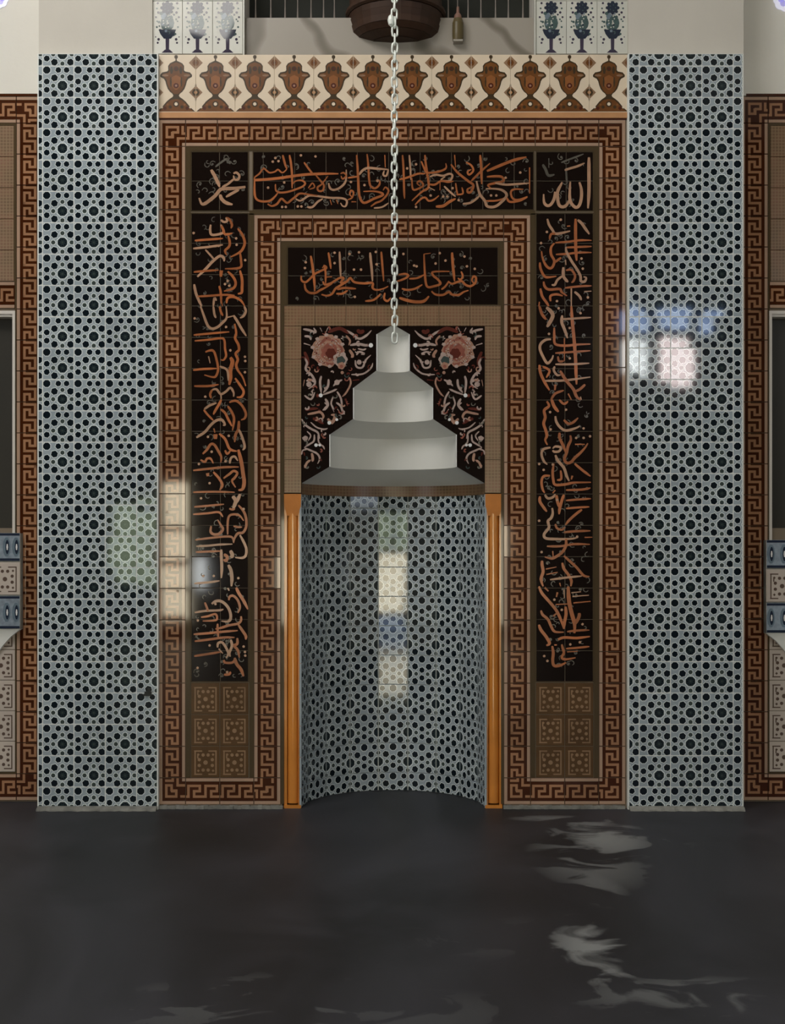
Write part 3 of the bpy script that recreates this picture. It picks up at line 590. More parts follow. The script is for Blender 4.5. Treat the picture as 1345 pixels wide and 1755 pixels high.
R5 = [(48,[(90,0),(150,130),(280,280),(410,440),(500,620),(560,800)]),(50,[(200,20),(270,90)]),(50,[(590,380),(600,520),(570,680),(560,800)]),(64,[(640,0),(650,200),(670,350),(710,520),(760,700),(760,880)]),(52,[(850,500),(840,580),(770,720)]),(32,[(700,120),(880,100)]),(34,[(720,190),(1030,165)]),(36,[(740,310),(1060,280)]),(32,[(410,340),(640,330)]),(44,[(130,450),(160,530),(260,620),(320,750),(390,850),(560,860)]),(50,[(90,720),(130,820),(230,950),(290,1070),(230,1110)]),(34,[(620,850),(800,830),(1040,820)]),(42,[(450,1000),(560,960),(800,970),(1050,940)]),(48,[(340,1120),(360,1250),(350,1400),(380,1490),(500,1480),(600,1430)]),(40,[(380,1100),(430,1100)]),(42,[(520,1090),(540,1170),(560,1250),(520,1340),(600,1370),(780,1340)]),(34,[(600,1170),(850,1150),(1040,1130)]),(32,[(620,1230),(820,1220)]),(34,[(560,60),(570,220)]),(50,[(440,110),(420,200)]),(50,[(360,560),(440,490)])]
R5D = [(380,250),(250,1400),(860,1050),(520,440),(190,1310),(910,710),(680,1090)]

def lettering(parent, sets, name='letter_stroke', material=None, lv=2.2, root=(0, 0, 0), grow=1.18):
    """each pen stroke of the script is a piece of its own; the small points are joined"""
    n = 0; dm = MB()
    for strokes, dots, ox, oy, s in sets:
        for w, pts in strokes:
            n += 1; mt = material or (m_gold if random.random() < 0.74 else m_gold2)
            mb = MB()
            for qi, q in enumerate(ribbon([(ox + x / s, oy + y / s) for x, y in pts], w / s * grow)):
                pts3 = [(X(a), -OFF * lv - .00002 * n - qi * 1.2e-6, Z(b_)) for a, b_ in q]
                ar = sum(q[i][0] * q[(i + 1) % 4][1] - q[(i + 1) % 4][0] * q[i][1] for i in range(4))
                mb.poly(pts3[::-1] if ar > 0 else pts3, mt)
            mx_, my_ = pts[len(pts) // 2]
            mb.build(name, parent, (X(ox + mx_ / s), 0, Z(oy + my_ / s)))
        for x, y in dots:
            px, py = ox + x / s, oy + y / s
            q = ngon(px, py, 2.5, 5, random.random())
            dm.poly([(X(a), -OFF * lv - .003, Z(b_)) for a, b_ in q][::-1], material or m_gold2)
    if dm.v:
        o = dm.build('script_points', parent, root); o['kind'] = 'stuff'

def curls(parent, x0, y0, x1, y1, n, root):
    """faint grey scrolls and florets printed behind the lettering"""
    mb = MB()
    for i in range(n):
        cx, cy = random.uniform(x0 + 8, x1 - 8), random.uniform(y0 + 8, y1 - 8)
        a0, r = random.uniform(0, 6.28), random.uniform(3, 7)
        d = random.choice((-1, 1))
        pts = [(cx + r * (1 - .13 * k) * cos(a0 + d * k * .8), cy + r * (1 - .13 * k) * sin(a0 + d * k * .8)) for k in range(6)]
        for q in ribbon(pts, 1.5): mb.poly([(X(a), -OFF * 1.0 - i * 2e-6, Z(b_)) for a, b_ in q], m_scroll)
        if i % 3 == 0: mb.poly([(X(a), -OFF * 1.3 - i * 2e-6, Z(b_)) for a, b_ in ngon(cx, cy, 2.2, 5)][::-1], m_scroll)
    o = mb.build('scrollwork', parent, root); o['kind'] = 'stuff'; return o

def dark_panel(name, label, x0, y0, x1, y1, jx, jy, sets, dim=None, ncurl=20, lmat=None):
    root = (X((x0 + x1) / 2), 0, Z(y1))
    t = thing(name, label, 'lettered panel', root)
    xs = [x0] + sorted(j for j in jx if x0 + 5 < j < x1 - 5) + [x1]; ys = [y0] + sorted(j for j in jy if y0 + 5 < j < y1 - 5) + [y1]
    for a, c in zip(xs, xs[1:]):
        for p, q in zip(ys, ys[1:]):
            key = ('black', round(c - a, 1), round(q - p, 1))
            put(tile_mesh(key, c - a, q - p, m_black, [], 0, gap=.42), t, a, p, c - a, q - p, 0, tilt=.05)
    curls(t, x0, y0, x1, y1, ncurl, root)
    if dim: lettering(t, dim, 'faint_stroke', m_scroll, 1.6, root)
    lettering(t, sets, 'letter_stroke', lmat, 2.2, root)
    # thin raised edge
    e = MB()
    for r in ((x0 - 1.2, y0 - 1.2, x1 + 1.2, y0), (x0 - 1.2, y1, x1 + 1.2, y1 + 1.0), (x0 - 1.2, y0, x0, y1), (x1, y0, x1 + 1.2, y1)):
        e.box(X(r[0]), X(r[2]), -.0022, .004, Z(r[3]), Z(r[1]), m_olive)
    e.build('edge_fillet', t, root)
    return t
S5, S7, SV, SQ = 5.604, 7.079, 10.97, 12.23
jy = [1169 - S_ * i for i in range(17)]
dark_panel('lettered_panel', 'wide black tile panel with orange Arabic script across the top', 434, 260.5, 914, 359, [434 + S_ * i + 17 for i in range(9)], [310], [(TOPA, TOPAD, 430, 255, S5), (TOPB, TOPBD, 670, 255, S5)], None, 110)
dark_panel('lettered_panel', 'small square black panel reading Muhammad in Arabic at top left', 328, 260.5, 425, 361, [376], [310], [(MUH, [], 320, 255, SQ)], [(MUHdim, [], 320, 255, SQ)], 26, m_gold2)
dark_panel('lettered_panel', 'small square black panel reading Allah in Arabic at top right', 919, 260.5, 1016, 361, [970], [310], [(ALL, [], 915, 255, SQ)], [(ALLdim, [], 915, 255, SQ)], 14, m_gold2)
dark_panel('lettered_panel', 'short black tile panel with Arabic script right above the niche hood', 493, 424, 853, 522, [538, 592.5, 646, 698, 752, 806], [472.5], [(CENC, CENCD, 490, 420, S7), (CEND, CENDD, 670, 420, S7)], None, 70)
dark_panel('lettered_panel', 'tall black tile panel with orange Arabic script left of the niche', 328, 366, 425, 1168, [377.5], jy, [(a, d, 320, 365 + 160 * i, SV) for i, (a, d) in enumerate(((L1, L1D), (L2, L2D), (L3, L3D), (L4, L4D), (L5, L5D)))], None, 150)
dark_panel('lettered_panel', 'tall black tile panel with orange Arabic script right of the niche', 919, 366, 1016, 1168, [968], jy, [(a, d, 915, 365 + 160 * i, SV) for i, (a, d) in enumerate(((R1, R1D), (R2, R2D), (R3, R3D), (R4, R4D), (R5, R5D)))], None, 150)
# ---------------------------------------------------------------- brown star tiles under the tall panels
def rosette_overlays(w, h, light, lw=2.2, f=12.23, sx=None):
    o = []; fx, fy = w / 54.0, h / 54.0
    def c(x, y): return (x * fx, y * fy)
    for path in ([(7.5, 8.5), (20, 8.5)], [(34, 8.5), (47, 8.5)], [(7.5, 48), (20, 48)], [(34, 48), (47, 48)], [(8, 8.5), (8, 48)], [(47, 8.5), (47, 48)], [(20, 8.5), (23, 11)], [(13, 14), (13, 20)]):
        (a, b_), (d, e) = path; a, b_ = c(a, b_); d, e = c(d, e)
        o += [(q, light, 0) for q in stroke_quads([(a, b_), (d, e)], lw)] if a == d or b_ == e else []
    for dx, dy in ((-4.5, -12.8), (4.8, -12.8), (-11.8, -4.8), (-11.8, 5), (12.6, -4.8), (12.6, 5), (-4.5, 12.8), (4.8, 12.8)):
        x, y = c(27.5 + dx, 28 + dy); o.append((ngon(x, y, 3.1, 6, math.atan2(dy, dx)), light, 0))
    x, y = c(27.5, 28); o.append((ngon(x, y, 4.0, 8), light, 0))
    for dx in (-13.5, 14):
        for dy in (-13.5, 14): x, y = c(27.5 + dx, 28 + dy); o.append((ngon(x, y, 2.4, 4), light, 0))
    return o
for x0, x1, side in ((327, 426, 'left'), (918, 1017, 'right')):
    t = thing('brown_star_tiling', 'six brown star tiles below the tall %s lettered panel' % side, 'tile panel', (X((x0 + x1) / 2), 0, Z(1333)))
    w, h = (x1 - x0) / 2, (1333 - 1170) / 3
    for i in range(2):
        for j in range(3):
            put(tile_mesh(('geo', 1), w, h, m_geo, rosette_overlays(w, h, m_geol), 0), t, x0 + i * w, 1170 + j * h, w, h, 0)

# ---------------------------------------------------------------- mosaic surround of the hood
ms = thing('mosaic_surround', 'fine brown mosaic frame around the flowered tiles of the hood', 'mosaic frame', (0, 0, Z(845)))
def plain(parent, x0, y0, x1, y1, m, Y=0.0, gap=.35, name='tile', tilt=.1):
    put(tile_mesh((m.name, round(x1 - x0, 1), round(y1 - y0, 1), Y), x1 - x0, y1 - y0, m, [], Y, gap, name), parent, x0, y0, x1 - x0, y1 - y0, Y, name, tilt)
for i in range(7): plain(ms, 486.7 + i * 53.1, 524, 486.7 + (i + 1) * 53.1, 559, m_mosaic)
for i in range(5):
    a, c = 559 + i * 57.2, 559 + (i + 1) * 57.2
    plain(ms, 486.7, a, 516.5, c, m_mosaic); plain(ms, 830.5, a, 858.4, c, m_mosaic)

# ---------------------------------------------------------------- flowered tiles cut round the stepped hood
PROF = [(559, 5), (566, 18), (573, 28.5), (635, 28.5), (665, 68.5), (718, 68.5), (745, 109), (800, 109), (828, 156.5)]
def half(y):
    for (a, p), (b_, q) in zip(PROF, PROF[1:]):
        if a <= y <= b_: return p + (q - p) * (y - a) / (b_ - a)
    return PROF[-1][1]
fl = thing('flowered_tile_panel', 'black tiles with pink flowers and curling leaves around the stepped hood', 'tile panel', (X(NC), 0, Z(828)))
LE = 517.0; RE = 2 * NC - LE
for side in (-1, 1):
    for i in range(3):
        for j in range(5):
            a, c = LE + i * 54, min(LE + (i + 1) * 54, NC)
            p, q = 559 + j * 53.8, 559 + (j + 1) * 53.8
            ys = sorted({p, q} | {y for y, _ in PROF if p < y < q})
            mb = MB(); polys = []
            for y0, y1 in zip(ys, ys[1:]):
                e0, e1 = NC - half(y0 + 1e-6), NC - half(y1 - 1e-6)
                # region left of the outline within [a, c]
                pts = [(a, y0), (e0, y0), (e1, y1), (a, y1)]
                pts = clip(pts, a + .3, p + .3, c - .3, q - .3)
                pts = [pt for pt in pts]
                if e0 < a and e1 < a: continue
                if e0 < a or e1 < a:
                    t_ = (a - e0) / (e1 - e0); ym = y0 + t_ * (y1 - y0)
                    pts = [(a, y0), (e0, y0), (a, ym)] if e0 > a else [(a, ym), (e1, y1), (a, y1)]
                    pts = clip(pts, a + .3, p + .3, c - .3, q - .3)
                if len(pts) >= 3: polys.append(pts)
            if not polys: continue
            if side > 0: polys = [[(2 * NC - x, y) for x, y in pp][::-1] for pp in polys]
            for pp in polys:
                f_ = [(X(x), 0.0, Z(y)) for x, y in pp]; bk = [(X(x), .012, Z(y)) for x, y in pp]
                mb.poly(f_[::-1], m_black); mb.poly(bk, m_black)
                for k in range(len(pp)):
                    l = (k + 1) % len(pp); mb.poly([f_[k], f_[l], bk[l], bk[k]], m_black)
            cx = sum(x for pp in polys for x, _ in pp) / sum(len(pp) for pp in polys)
            mb.build('tile', fl, (X(cx), 0, Z((p + q) / 2)))
A8 = [(36,[(700,100),(800,160),(900,230),(1010,180),(1090,100)],'m'),(40,[(760,330),(880,310),(1000,330),(1080,320)],'m'),(30,[(860,480),(900,430),(980,460),(930,470)],'m'),(30,[(840,560),(860,660),(950,670),(1000,560),(1080,480)],'m'),(26,[(780,780),(960,770),(1080,680),(1110,600)],'m'),(44,[(750,400),(800,480),(780,520)],'p'),(38,[(40,80),(140,100),(230,130),(200,60)],'m'),(36,[(60,190),(140,200),(160,250)],'m'),(36,[(50,300),(150,330)],'m'),(36,[(60,520),(100,600),(80,700),(180,800),(220,920),(120,1000)],'m'),(36,[(320,800),(300,900),(320,1080)],'m'),(36,[(430,850),(420,960),(350,1060)],'m'),(30,[(340,1090),(480,1040),(560,1000)],'m'),(28,[(750,820),(770,920),(700,1060),(640,1120)],'p'),(30,[(560,1040),(620,1150),(640,1300)],'m'),(30,[(60,1100),(160,1160),(220,1050)],'m'),(40,[(380,1150),(420,1250),(340,1330)],'m'),(56,[(420,130),(600,70),(740,150)],'r'),(50,[(60,430),(110,560),(100,660)],'r'),(60,[(870,90),(920,130),(980,100)],'r'),(40,[(900,860),(800,870)],'r'),(30,[(640,860),(560,900),(500,960)],'m'),(30,[(700,180),(760,260),(740,330)],'p'),(26,[(880,380),(960,400),(1010,380)],'m'),(24,[(300,60),(330,120)],'m'),(24,[(420,60),(390,130)],'m'),(60,[(690,1150),(720,1260)],'r'),(26,[(500,1120),(470,1230),(520,1320)],'m'),(24,[(60,860),(40,960)],'p'),(34,[(90,880),(160,860),(210,900)],'m')]
A8D = [(310,1100,3.6,'w'),(1080,330,4,'w'),(590,440,2.6,'w'),(640,750,3,'p'),(900,590,4.5,'m'),(560,900,5,'m'),(130,930,5,'m')]
A11 = [(45,[(240,220),(350,200),(480,180),(540,260),(500,330)],'p'),(60,[(620,300),(700,380),(760,250),(680,230)],'p'),(40,[(130,310),(200,420),(320,500),(430,560),(470,680)],'m'),(28,[(300,370),(420,470),(560,500),(620,480)],'m'),(34,[(370,600),(360,720),(280,780),(180,840)],'m'),(30,[(400,790),(520,810),(560,880)],'m'),(36,[(180,850),(300,900),(420,960),(470,1050),(430,1150)],'m'),(50,[(320,950),(340,1050),(330,1110)],'p'),(44,[(190,1230),(230,1130),(300,1080)],'p'),(50,[(150,650),(200,700),(240,640)],'m'),(40,[(780,0),(860,60),(900,160),(940,220)],'m'),(30,[(560,0),(620,60),(560,150)],'m'),(50,[(200,140),(300,120),(440,110)],'r'),(60,[(340,300),(440,330),(540,400)],'r'),(30,[(440,600),(450,740),(500,790)],'m'),(26,[(130,980),(150,900),(240,880)],'m'),(60,[(170,930),(190,1000)],'r'),(26,[(230,540),(300,620),(250,720)],'m'),(26,[(700,90),(740,180)],'m'),(24,[(800,120),(870,220)],'m')]
A11D = [(650,380,3.4,'w'),(790,320,2.6,'w'),(400,800,3.2,'w'),(200,660,3.6,'m'),(470,800,2.4,'w'),(200,1190,2.6,'p')]
flower = MB(); MM = {'m': m_mauve, 'p': m_pinkt, 'r': m_maroon, 'w': m_white}
n_ = 0; fl_n = [0]
def fl_poly(pts, m, lv):
    for s in (0, 1):
        q = [(2 * NC - x, y) for x, y in pts] if s else pts
        ar = sum(q[i][0] * q[(i + 1) % len(q)][1] - q[(i + 1) % len(q)][0] * q[i][1] for i in range(len(q)))
        fl_n[0] += 1
        p3 = [(X(x), -OFF * lv - fl_n[0] * 4e-7, Z(y)) for x, y in q]
        flower.poly(p3[::-1] if ar > 0 else p3, m)
def scallop(cx, cy, r, k, m, lv, amp=.16, ph=0):
    pts = [(cx + r * (1 + amp * abs(cos(k * i * pi / 24 + ph))) * cos(i * pi / 12 ), cy + r * (1 + amp * abs(cos(k * i * pi / 24 + ph))) * sin(i * pi / 12)) for i in range(24)]
    for i in range(24): fl_poly([(cx, cy), pts[i], pts[(i + 1) % 24]], m, lv)
for st, dd, ox, oy, s in ((A8, A8D, 515, 555, 8.97), (A11, A11D, 505, 690, 10.97)):
    for w, pts, c in st:
        n_ += 1
        for q in ribbon([(ox + x / s, oy + y / s) for x, y in pts], w / s, .3): fl_poly(list(q), MM[c], (.6 if c == 'r' else 1) + n_ * .02)
    for x, y, r, c in dd: fl_poly(ngon(ox + x / s, oy + y / s, r, 7), MM[c], 2.5)
rnd = random.Random(11)
for k in range(150):                      # small tendrils filling the ground
    x, y = rnd.uniform(520, 668), rnd.uniform(562, 818)
    if x > NC - half(y) - 7 or x > NC - half(min(y + 7, 828)) - 7 or math.hypot(x - 562, y - 601) < 28: continue
    r, a0, d = rnd.uniform(2.5, 5.5), rnd.uniform(0, 6.28), rnd.choice((-1, 1))
    pts = [(x + r * (1 - .14 * i) * cos(a0 + d * i * .8), y + r * (1 - .14 * i) * sin(a0 + d * i * .8)) for i in range(6)]
    mt = rnd.choice((m_mauve, m_mauve, m_dim, m_maroon, m_rose, m_pinkt, m_scroll))
    for q in ribbon(pts, rnd.uniform(1.5, 3.0), .3): fl_poly(list(q), mt, .9 + k * .004)
cx, cy = 562, 601
scallop(cx, cy, 25, 9, m_pinkt, 3.0); scallop(cx + 1, cy + 1, 21.5, 8, m_rose, 3.3, .18, .5); scallop(cx + 2, cy + 2, 17, 8, m_pinkt, 3.6, .2, .9)
scallop(cx + 3, cy + 3, 13.5, 7, m_rose, 3.9, .2); scallop(cx + 5, cy + 5, 8, 6, m_maroon, 4.2, .2)
scallop(cx + 21, cy + 15, 10.5, 7, m_mauve, 4.6, .25); scallop(cx + 22, cy + 17, 6.5, 5, m_dim, 4.9, .2); scallop(cx + 23, cy + 26, 5.5, 5, m_pinkt, 5.0, .2); scallop(cx + 23, cy + 27, 2.6, 5, m_rose, 5.3, .2)
for k in range(26):
    a = rnd.uniform(0, 6.28); r = rnd.uniform(9, 24)
    pts = [(cx + r * cos(a + .22 * i), cy + r * sin(a + .22 * i)) for i in range(4)]
    for q in ribbon(pts, rnd.uniform(1.2, 2.6), .3): fl_poly(list(q), rnd.choice((m_mauve, m_maroon, m_pinkt, m_fros, m_mauve)), 4.3 + k * .01)
for a in range(10):
    r0 = 27; fl_poly(ngon(cx + r0 * cos(a * .63 + .2), cy + r0 * sin(a * .63 + .2), 4.0, 5, a, 1, .8), m_mauve, 2.8)
flower.build('flower_print', fl, (X(NC), 0, Z(828)))

# ---------------------------------------------------------------- the niche: stepped plaster hood, curved tiled wall
hood = thing('stepped_niche_hood', 'stepped white plaster half dome over the prayer niche', 'hood', (X(NC), 0.05, Z(845)))
NS = 40
def R_(hw): return hw * M(0)
def ring_pts(r, z, y_off=0.0):
    return [(X(NC) - r * cos(pi * i / NS), y_off + r * sin(pi * i / NS), z) for i in range(NS + 1)]
def shell(levels, name, material, parent, loc, smooth=True):
    mb = MB(); 
    for (r0, z0), (r1, z1) in zip(levels, levels[1:]):
        A, B = ring_pts(r0, z0), ring_pts(r1, z1); base = len(mb.v)
        mb.v += A + B
        for i in range(NS):
            mb.f.append((base + i, base + i + 1, base + NS + 2 + i, base + NS + 1 + i)); mb.mi.append(mb.m(material))
    return mb.build(name, parent, loc, smooth)
hl = (X(NC), 0.05, Z(845))
def edge(levels, wpx=1.6):
    """little white arris standing at both front edges of a tier"""
    e = MB()
    for s in (-1, 1):
        (r0, z0), (r1, z1) = levels
        x0 = X(NC) + s * (r0 + .0005); e.box(min(x0, x0 - s * wpx * M(0) ), max(x0, x0 - s * wpx * M(0)), -.004, .012, z0, z1, m_white)
    return e
tiers = [('lower_tier', 109, 800, 745), ('middle_tier', 68.5, 718, 665), ('neck', 28.5, 635, 573)]
for nm, r, y0, y1 in tiers:
    shell([(R_(r), Z(y0)), (R_(r), Z(y1))], nm, m_hood, hood, hl)
    edge([(R_(r), Z(y0)), (R_(r), Z(y1))]).build('arris', hood, hl)
for nm, r0, y0, r1, y1 in (('lower_soffit', 156.5, 828, 109, 800), ('middle_soffit', 109, 745, 68.5, 718), ('upper_soffit', 68.5, 665, 28.5, 635), ('crown', 28.5, 573, 3, 558)):
    shell([(R_(r0), Z(y0)), (R_(r1), Z(y1))], nm, m_hood, hood, hl)
shell([(R_(156.5), Z(847)), (R_(156.5), Z(828))], 'mosaic_band', m_mosaic, hood, hl)['label'] = 'brown mosaic band under the plaster hood'

niche = thing('tiled_niche_wall', 'curved niche wall of blue and white star tiles under the hood', 'niche', (X(NC), 0.58, 0))
RN = R_(157.0)
NK = 2257.0 / DIST                         # pattern pixels per metre
arc = pi * RN * NK
cols = [(k * .2 * NK, .2 * NK) for k in range(-4, 5)]
edge_w = (arc - 9 * .2 * NK) / 2
vs_ = spans(1385 - (Z(846) * NK), 1385, 1385 - 0.198 * NK + JY - 40 * S_)
mz = 1385 - 0.198 * NK
for ac, w in cols + [(-(4.5 * .2 * NK + edge_w / 2), edge_w), (4.5 * .2 * NK + edge_w / 2, edge_w)]:
    th = (ac / NK) / RN
    for p, q in vs_:
        h = q - p; u0, v0 = (ac - w / 2 - S_ / 2) % S_, (p - mz) % S_
        key = ('nich', round(u0, 1), round(v0, 1), round(w, 1), round(h, 1))
        me = tile_mesh(key, w, h, m_ground, star_overlays(u0, v0, w, h), 0.0, gap=.4)
        zc = (1385 - (p + q) / 2) / NK
        link('tile', me, niche, (X(NC) + RN * sin(th), RN * cos(th), zc), (radians(random.gauss(0, .12)), 0, -th + radians(random.gauss(0, .12))))
mb = MB(); zt = Z(847)
for i in range(NS):
    A = [(X(NC) - (RN + .016) * cos(pi * k / NS), (RN + .016) * sin(pi * k / NS)) for k in (i, i + 1)]
    mb.poly([(A[0][0], A[0][1], 0), (A[1][0], A[1][1], 0), (A[1][0], A[1][1], zt), (A[0][0], A[0][1], zt)], m_grout)
mb.build('backing', niche, (X(NC), .58, 0), smooth=True)

# corner colonnettes
def lathe(mb, cx, cy, prof, n, material, sq=None):
    for (r0, z0, k0), (r1, z1, k1) in zip(prof, prof[1:]):
        base = len(mb.v)
        for r, z, kk in ((r0, z0, k0), (r1, z1, k1)):
            for i in range(n):
                a = 2 * pi * (i + .5) / n
                f = 1.0
                if kk: f = 1 / max(abs(cos(a)), abs(sin(a))) * .92
                mb.v.append((cx + r * f * cos(a), cy + r * f * sin(a), z))
        for i in range(n):
            j = (i + 1) % n; mb.f.append((base + i, base + j, base + n + j, base + n + i)); mb.mi.append(mb.m(material))
for cxp, side in ((501.2, 'left'), (846.0, 'right')):
    rr = 10.2 * M(0); cy = rr + .002; cx = X(cxp)
    t = thing('niche_colonnette', 'varnished orange wood colonnette at the %s corner of the niche' % side, 'column', (cx, cy, 0))
    m1 = MB(); lathe(m1, cx, cy, [(rr, .03, 0), (rr, Z(880), 0)], 20, m_wood); m1.build('shaft', t, (cx, cy, 0), True)
    hw = 14.6 * M(0)
    m2 = MB()
    c0, c1, c2, zc0, zc1, zc2 = rr * .95, hw * .98, hw, Z(884), Z(866), Z(846.5)
    for (ra, za), (rb, zb) in (((c0, zc0), (c1, zc1)), ((c1, zc1), (c2, zc2))):
        for f in range(4):
            A = [(-1, -1), (1, -1), (1, 1), (-1, 1)]
            (ax, ay), (bx_, by_) = A[f], A[(f + 1) % 4]
            m2.poly([(cx + ax * ra, cy + ay * min(ra, rr + .002), za), (cx + bx_ * ra, cy + by_ * min(ra, rr + .002), za), (cx + bx_ * rb, cy + by_ * min(rb, rr + .002), zb), (cx + ax * rb, cy + ay * min(rb, rr + .002), zb)], m_woodcap)
    m2.build('capital', t, (cx, cy, Z(880)))
    m3 = MB(); m3.box(cx - hw, cx + hw, -.004, .10, 0, .02, m_wood); m3.build('base', t, (cx, cy, 0))
    for s in (-1, 1):                       # flat polished fillets either side of the round shaft
        m4 = MB(); xa, xb = sorted((cx + s * hw, cx + s * 9.6 * M(0))); m4.box(xa, xb, .006, .10, .02, Z(848), m_wood)
        m4.build('side_fillet', t, (cx + s * hw * .8, cy, .02))
# ---------------------------------------------------------------- upper zone over the pillars and the frieze
SY = 0.20                                  # the side walls stand 20 cm behind the niche face
b = MB()
zt = Z(-330)
for a, c in ((66.5, 261), (1076.5, 1274)): b.box(X(a), X(c), 0.0, 0.8, Z(92), zt, m_plaster)
b.box(X(261), X(1076.5), 0.45, 0.8, Z(92), zt, m_plaster)
struct(b.build('wall_front_upper', None, (0, 0.4, Z(92))))
def vase_overlays(w):
    o = []; c = w / 2
    def E(x, y, r, n, m, lv, sx=1, sy=1, a=0.0): o.append((ngon(c + x, y, r, n, a, sx, sy), m, lv))
    o.append(([(c - 10, 89), (c - 4, 83.5), (c + 4, 83.5), (c + 10, 89)], m_plum, 0)); o.append(([(c - 2.8, 84), (c - 3.2, 64), (c + 3.2, 64), (c + 2.8, 84)], m_plum, 0))
    o.append(([(c - 15, 49), (c - 12, 57), (c - 6, 65), (c + 6, 65), (c + 12, 57), (c + 15, 49)][::-1], m_indigo, 1))
    rnd = random.Random(3)
    E(0, 38, 12.5, 12, m_teal, 0, .95, 1.1)
    for k in range(26):
        x = rnd.uniform(-15, 15); y = rnd.uniform(20, 58); E(x, y, rnd.uniform(1.6, 3.6), 5, rnd.choice([m_teal, m_indigo, m_teal, m_sky]), 2, a=k)
    for k in range(10): E(rnd.uniform(-7, 7), rnd.uniform(26, 46), 1.4, 4, m_vtile, 3)
    E(0, 12, 9.6, 10, m_indigo, 2)
    for k in range(8): E(9.4 * cos(k * pi / 4), 12 + 9.4 * sin(k * pi / 4), 3, 5, m_indigo, 2, a=k)
    for k in range(5): E(5 * cos(k * 1.257), 12 + 5 * sin(k * 1.257), 1.2, 4, m_teal, 3)
    for s in (-1, 1):
        for x, y, r in ((16.5, 4, 2.2), (18, 13, 1.8), (15.5, 20, 2.4), (19.5, 28, 2), (17.5, 35, 1.6), (15, 66, 2.6), (16.5, 72, 2), (20, 62, 1.2), (18, 45, 2)): E(s * x, y, r, 5, m_teal if int(y) % 2 else m_plum, 1)
    return o
for x0, side in ((261, 'left'), (918, 'right')):
    t = thing('vase_tile_panel', 'white tile panel with three blue flower vases %s of the marble' % side, 'tile panel', (X(x0 + 78), .03, Z(92.5)))
    wv = 51.6 if side == 'left' else 52.6
    me = tile_mesh(('vase', wv), wv, 91, m_vtile, vase_overlays(wv), .02, gap=.3)
    me2 = tile_mesh(('plainv', wv), wv, 91, m_vtile, [(ngon(wv / 2, 62, 9, 8), m_teal, 1), (ngon(wv / 2, 30, 12, 8), m_indigo, 1)], .02, gap=.3)
    for i in range(3):
        put(me, t, x0 + i * wv, 1.5, wv, 91, .02, tilt=.1); put(me2, t, x0 + i * wv, -89.5, wv, 91, .02, tilt=.1)
    m_ = MB(); m_.box(X(x0, .02), X(x0 + 3 * wv, .02), .032, .45, Z(92.5), Z(-92), m_plaster); m_.build('backing', t, (X(x0 + 78), .03, Z(92.5)))
    m_ = MB(); e = x0 + 3 * wv if side == 'left' else x0 - 2.4
    m_.box(X(e - (.2 if side == 'left' else -.2)), X(e + 2.6), .012, .05, Z(92.5), Z(-92), m_vtile); m_.build('edge_strip', t, (X(x0 + 78), .03, Z(92.5)))
t = thing('marble_slab', 'grey veined marble slab above the centre of the frieze', 'slab', (X(667), .06, Z(92.5)))
m_ = MB(); m_.box(X(415.5), X(917), .06, .10, Z(92.5), Z(30.5, .06), m_marble); m_.box(X(415.5), X(917), .10, .45, Z(92.5), Z(31.5, .06), m_marble)
m_.build('slab', t, (X(667), .06, Z(92.5)))
t = thing('baluster_grille', 'dark grille of slim upright bars standing on the marble slab', 'grille', (X(667), .2, Z(31)))
bx = [438, 464, 488.5, 510, 533, 554.5, 573, 768, 784, 802, 824, 849, 871, 896]
for x in bx:
    m_ = MB(); lathe(m_, X(x, .14), .14, [(.006, Z(31, .14), 0), (.0045, Z(20, .14), 0), (.0035, Z(6, .14), 0), (.005, Z(-20, .14), 0), (.005, Z(-80, .14), 0)], 6, m_frame if random.random() < .0 else mat('grey_painted_bar', (.22, .19, .17, 1), .5, .4))
    m_.build('bar', t, (X(x, .14), .14, Z(31, .14)))
m_ = MB(); m_.box(X(415), X(918), .42, .45, Z(31, .06), Z(-92), mat('dark_recess_paint', (.03, .032, .028, 1), .8, .2)); m_.build('back_board', t, (X(667), .43, Z(31)))
m_ = MB(); m_.box(X(415), X(918), .125, .155, Z(-80, .14), Z(-92, .14), m_darkwood); m_.build('top_rail', t, (X(667), .14, Z(-80)))

# round wooden drum of the balcony behind the chain
t = thing('wooden_drum', 'dark brown round wooden drum projecting above the marble slab behind the chain', 'balcony', (X(678), -.02, Z(58)))
for k, (r0, r1, z0, z1) in enumerate(((.035, .17, 58, 54), (.17, .25, 54, 47), (.25, .285, 47, 38), (.285, .295, 38, 27), (.29, .302, 27, 16), (.298, .306, 16, 6))):
    m_ = MB(); lathe(m_, X(678, -.1), .14, [(r0, Z(z0, -.1), 0), (r1, Z(z1 + .7, -.1), 0), (r1 * .97, Z(z1, -.1), 0)], 28, m_darkwood); m_.build('stave_ring', t, (X(678), .1, Z(z0)), False)
m_ = MB(); lathe(m_, X(678, -.1), .14, [(.31, Z(6, -.1), 0), (.325, Z(3, -.1), 0), (.325, Z(-2, -.1), 0), (.30, Z(-4, -.1), 0), (.30, Z(-80, -.1), 0), (.001, Z(-80, -.1), 0)], 28, m_darkwood); m_.build('rim', t, (X(678), .1, Z(0)))
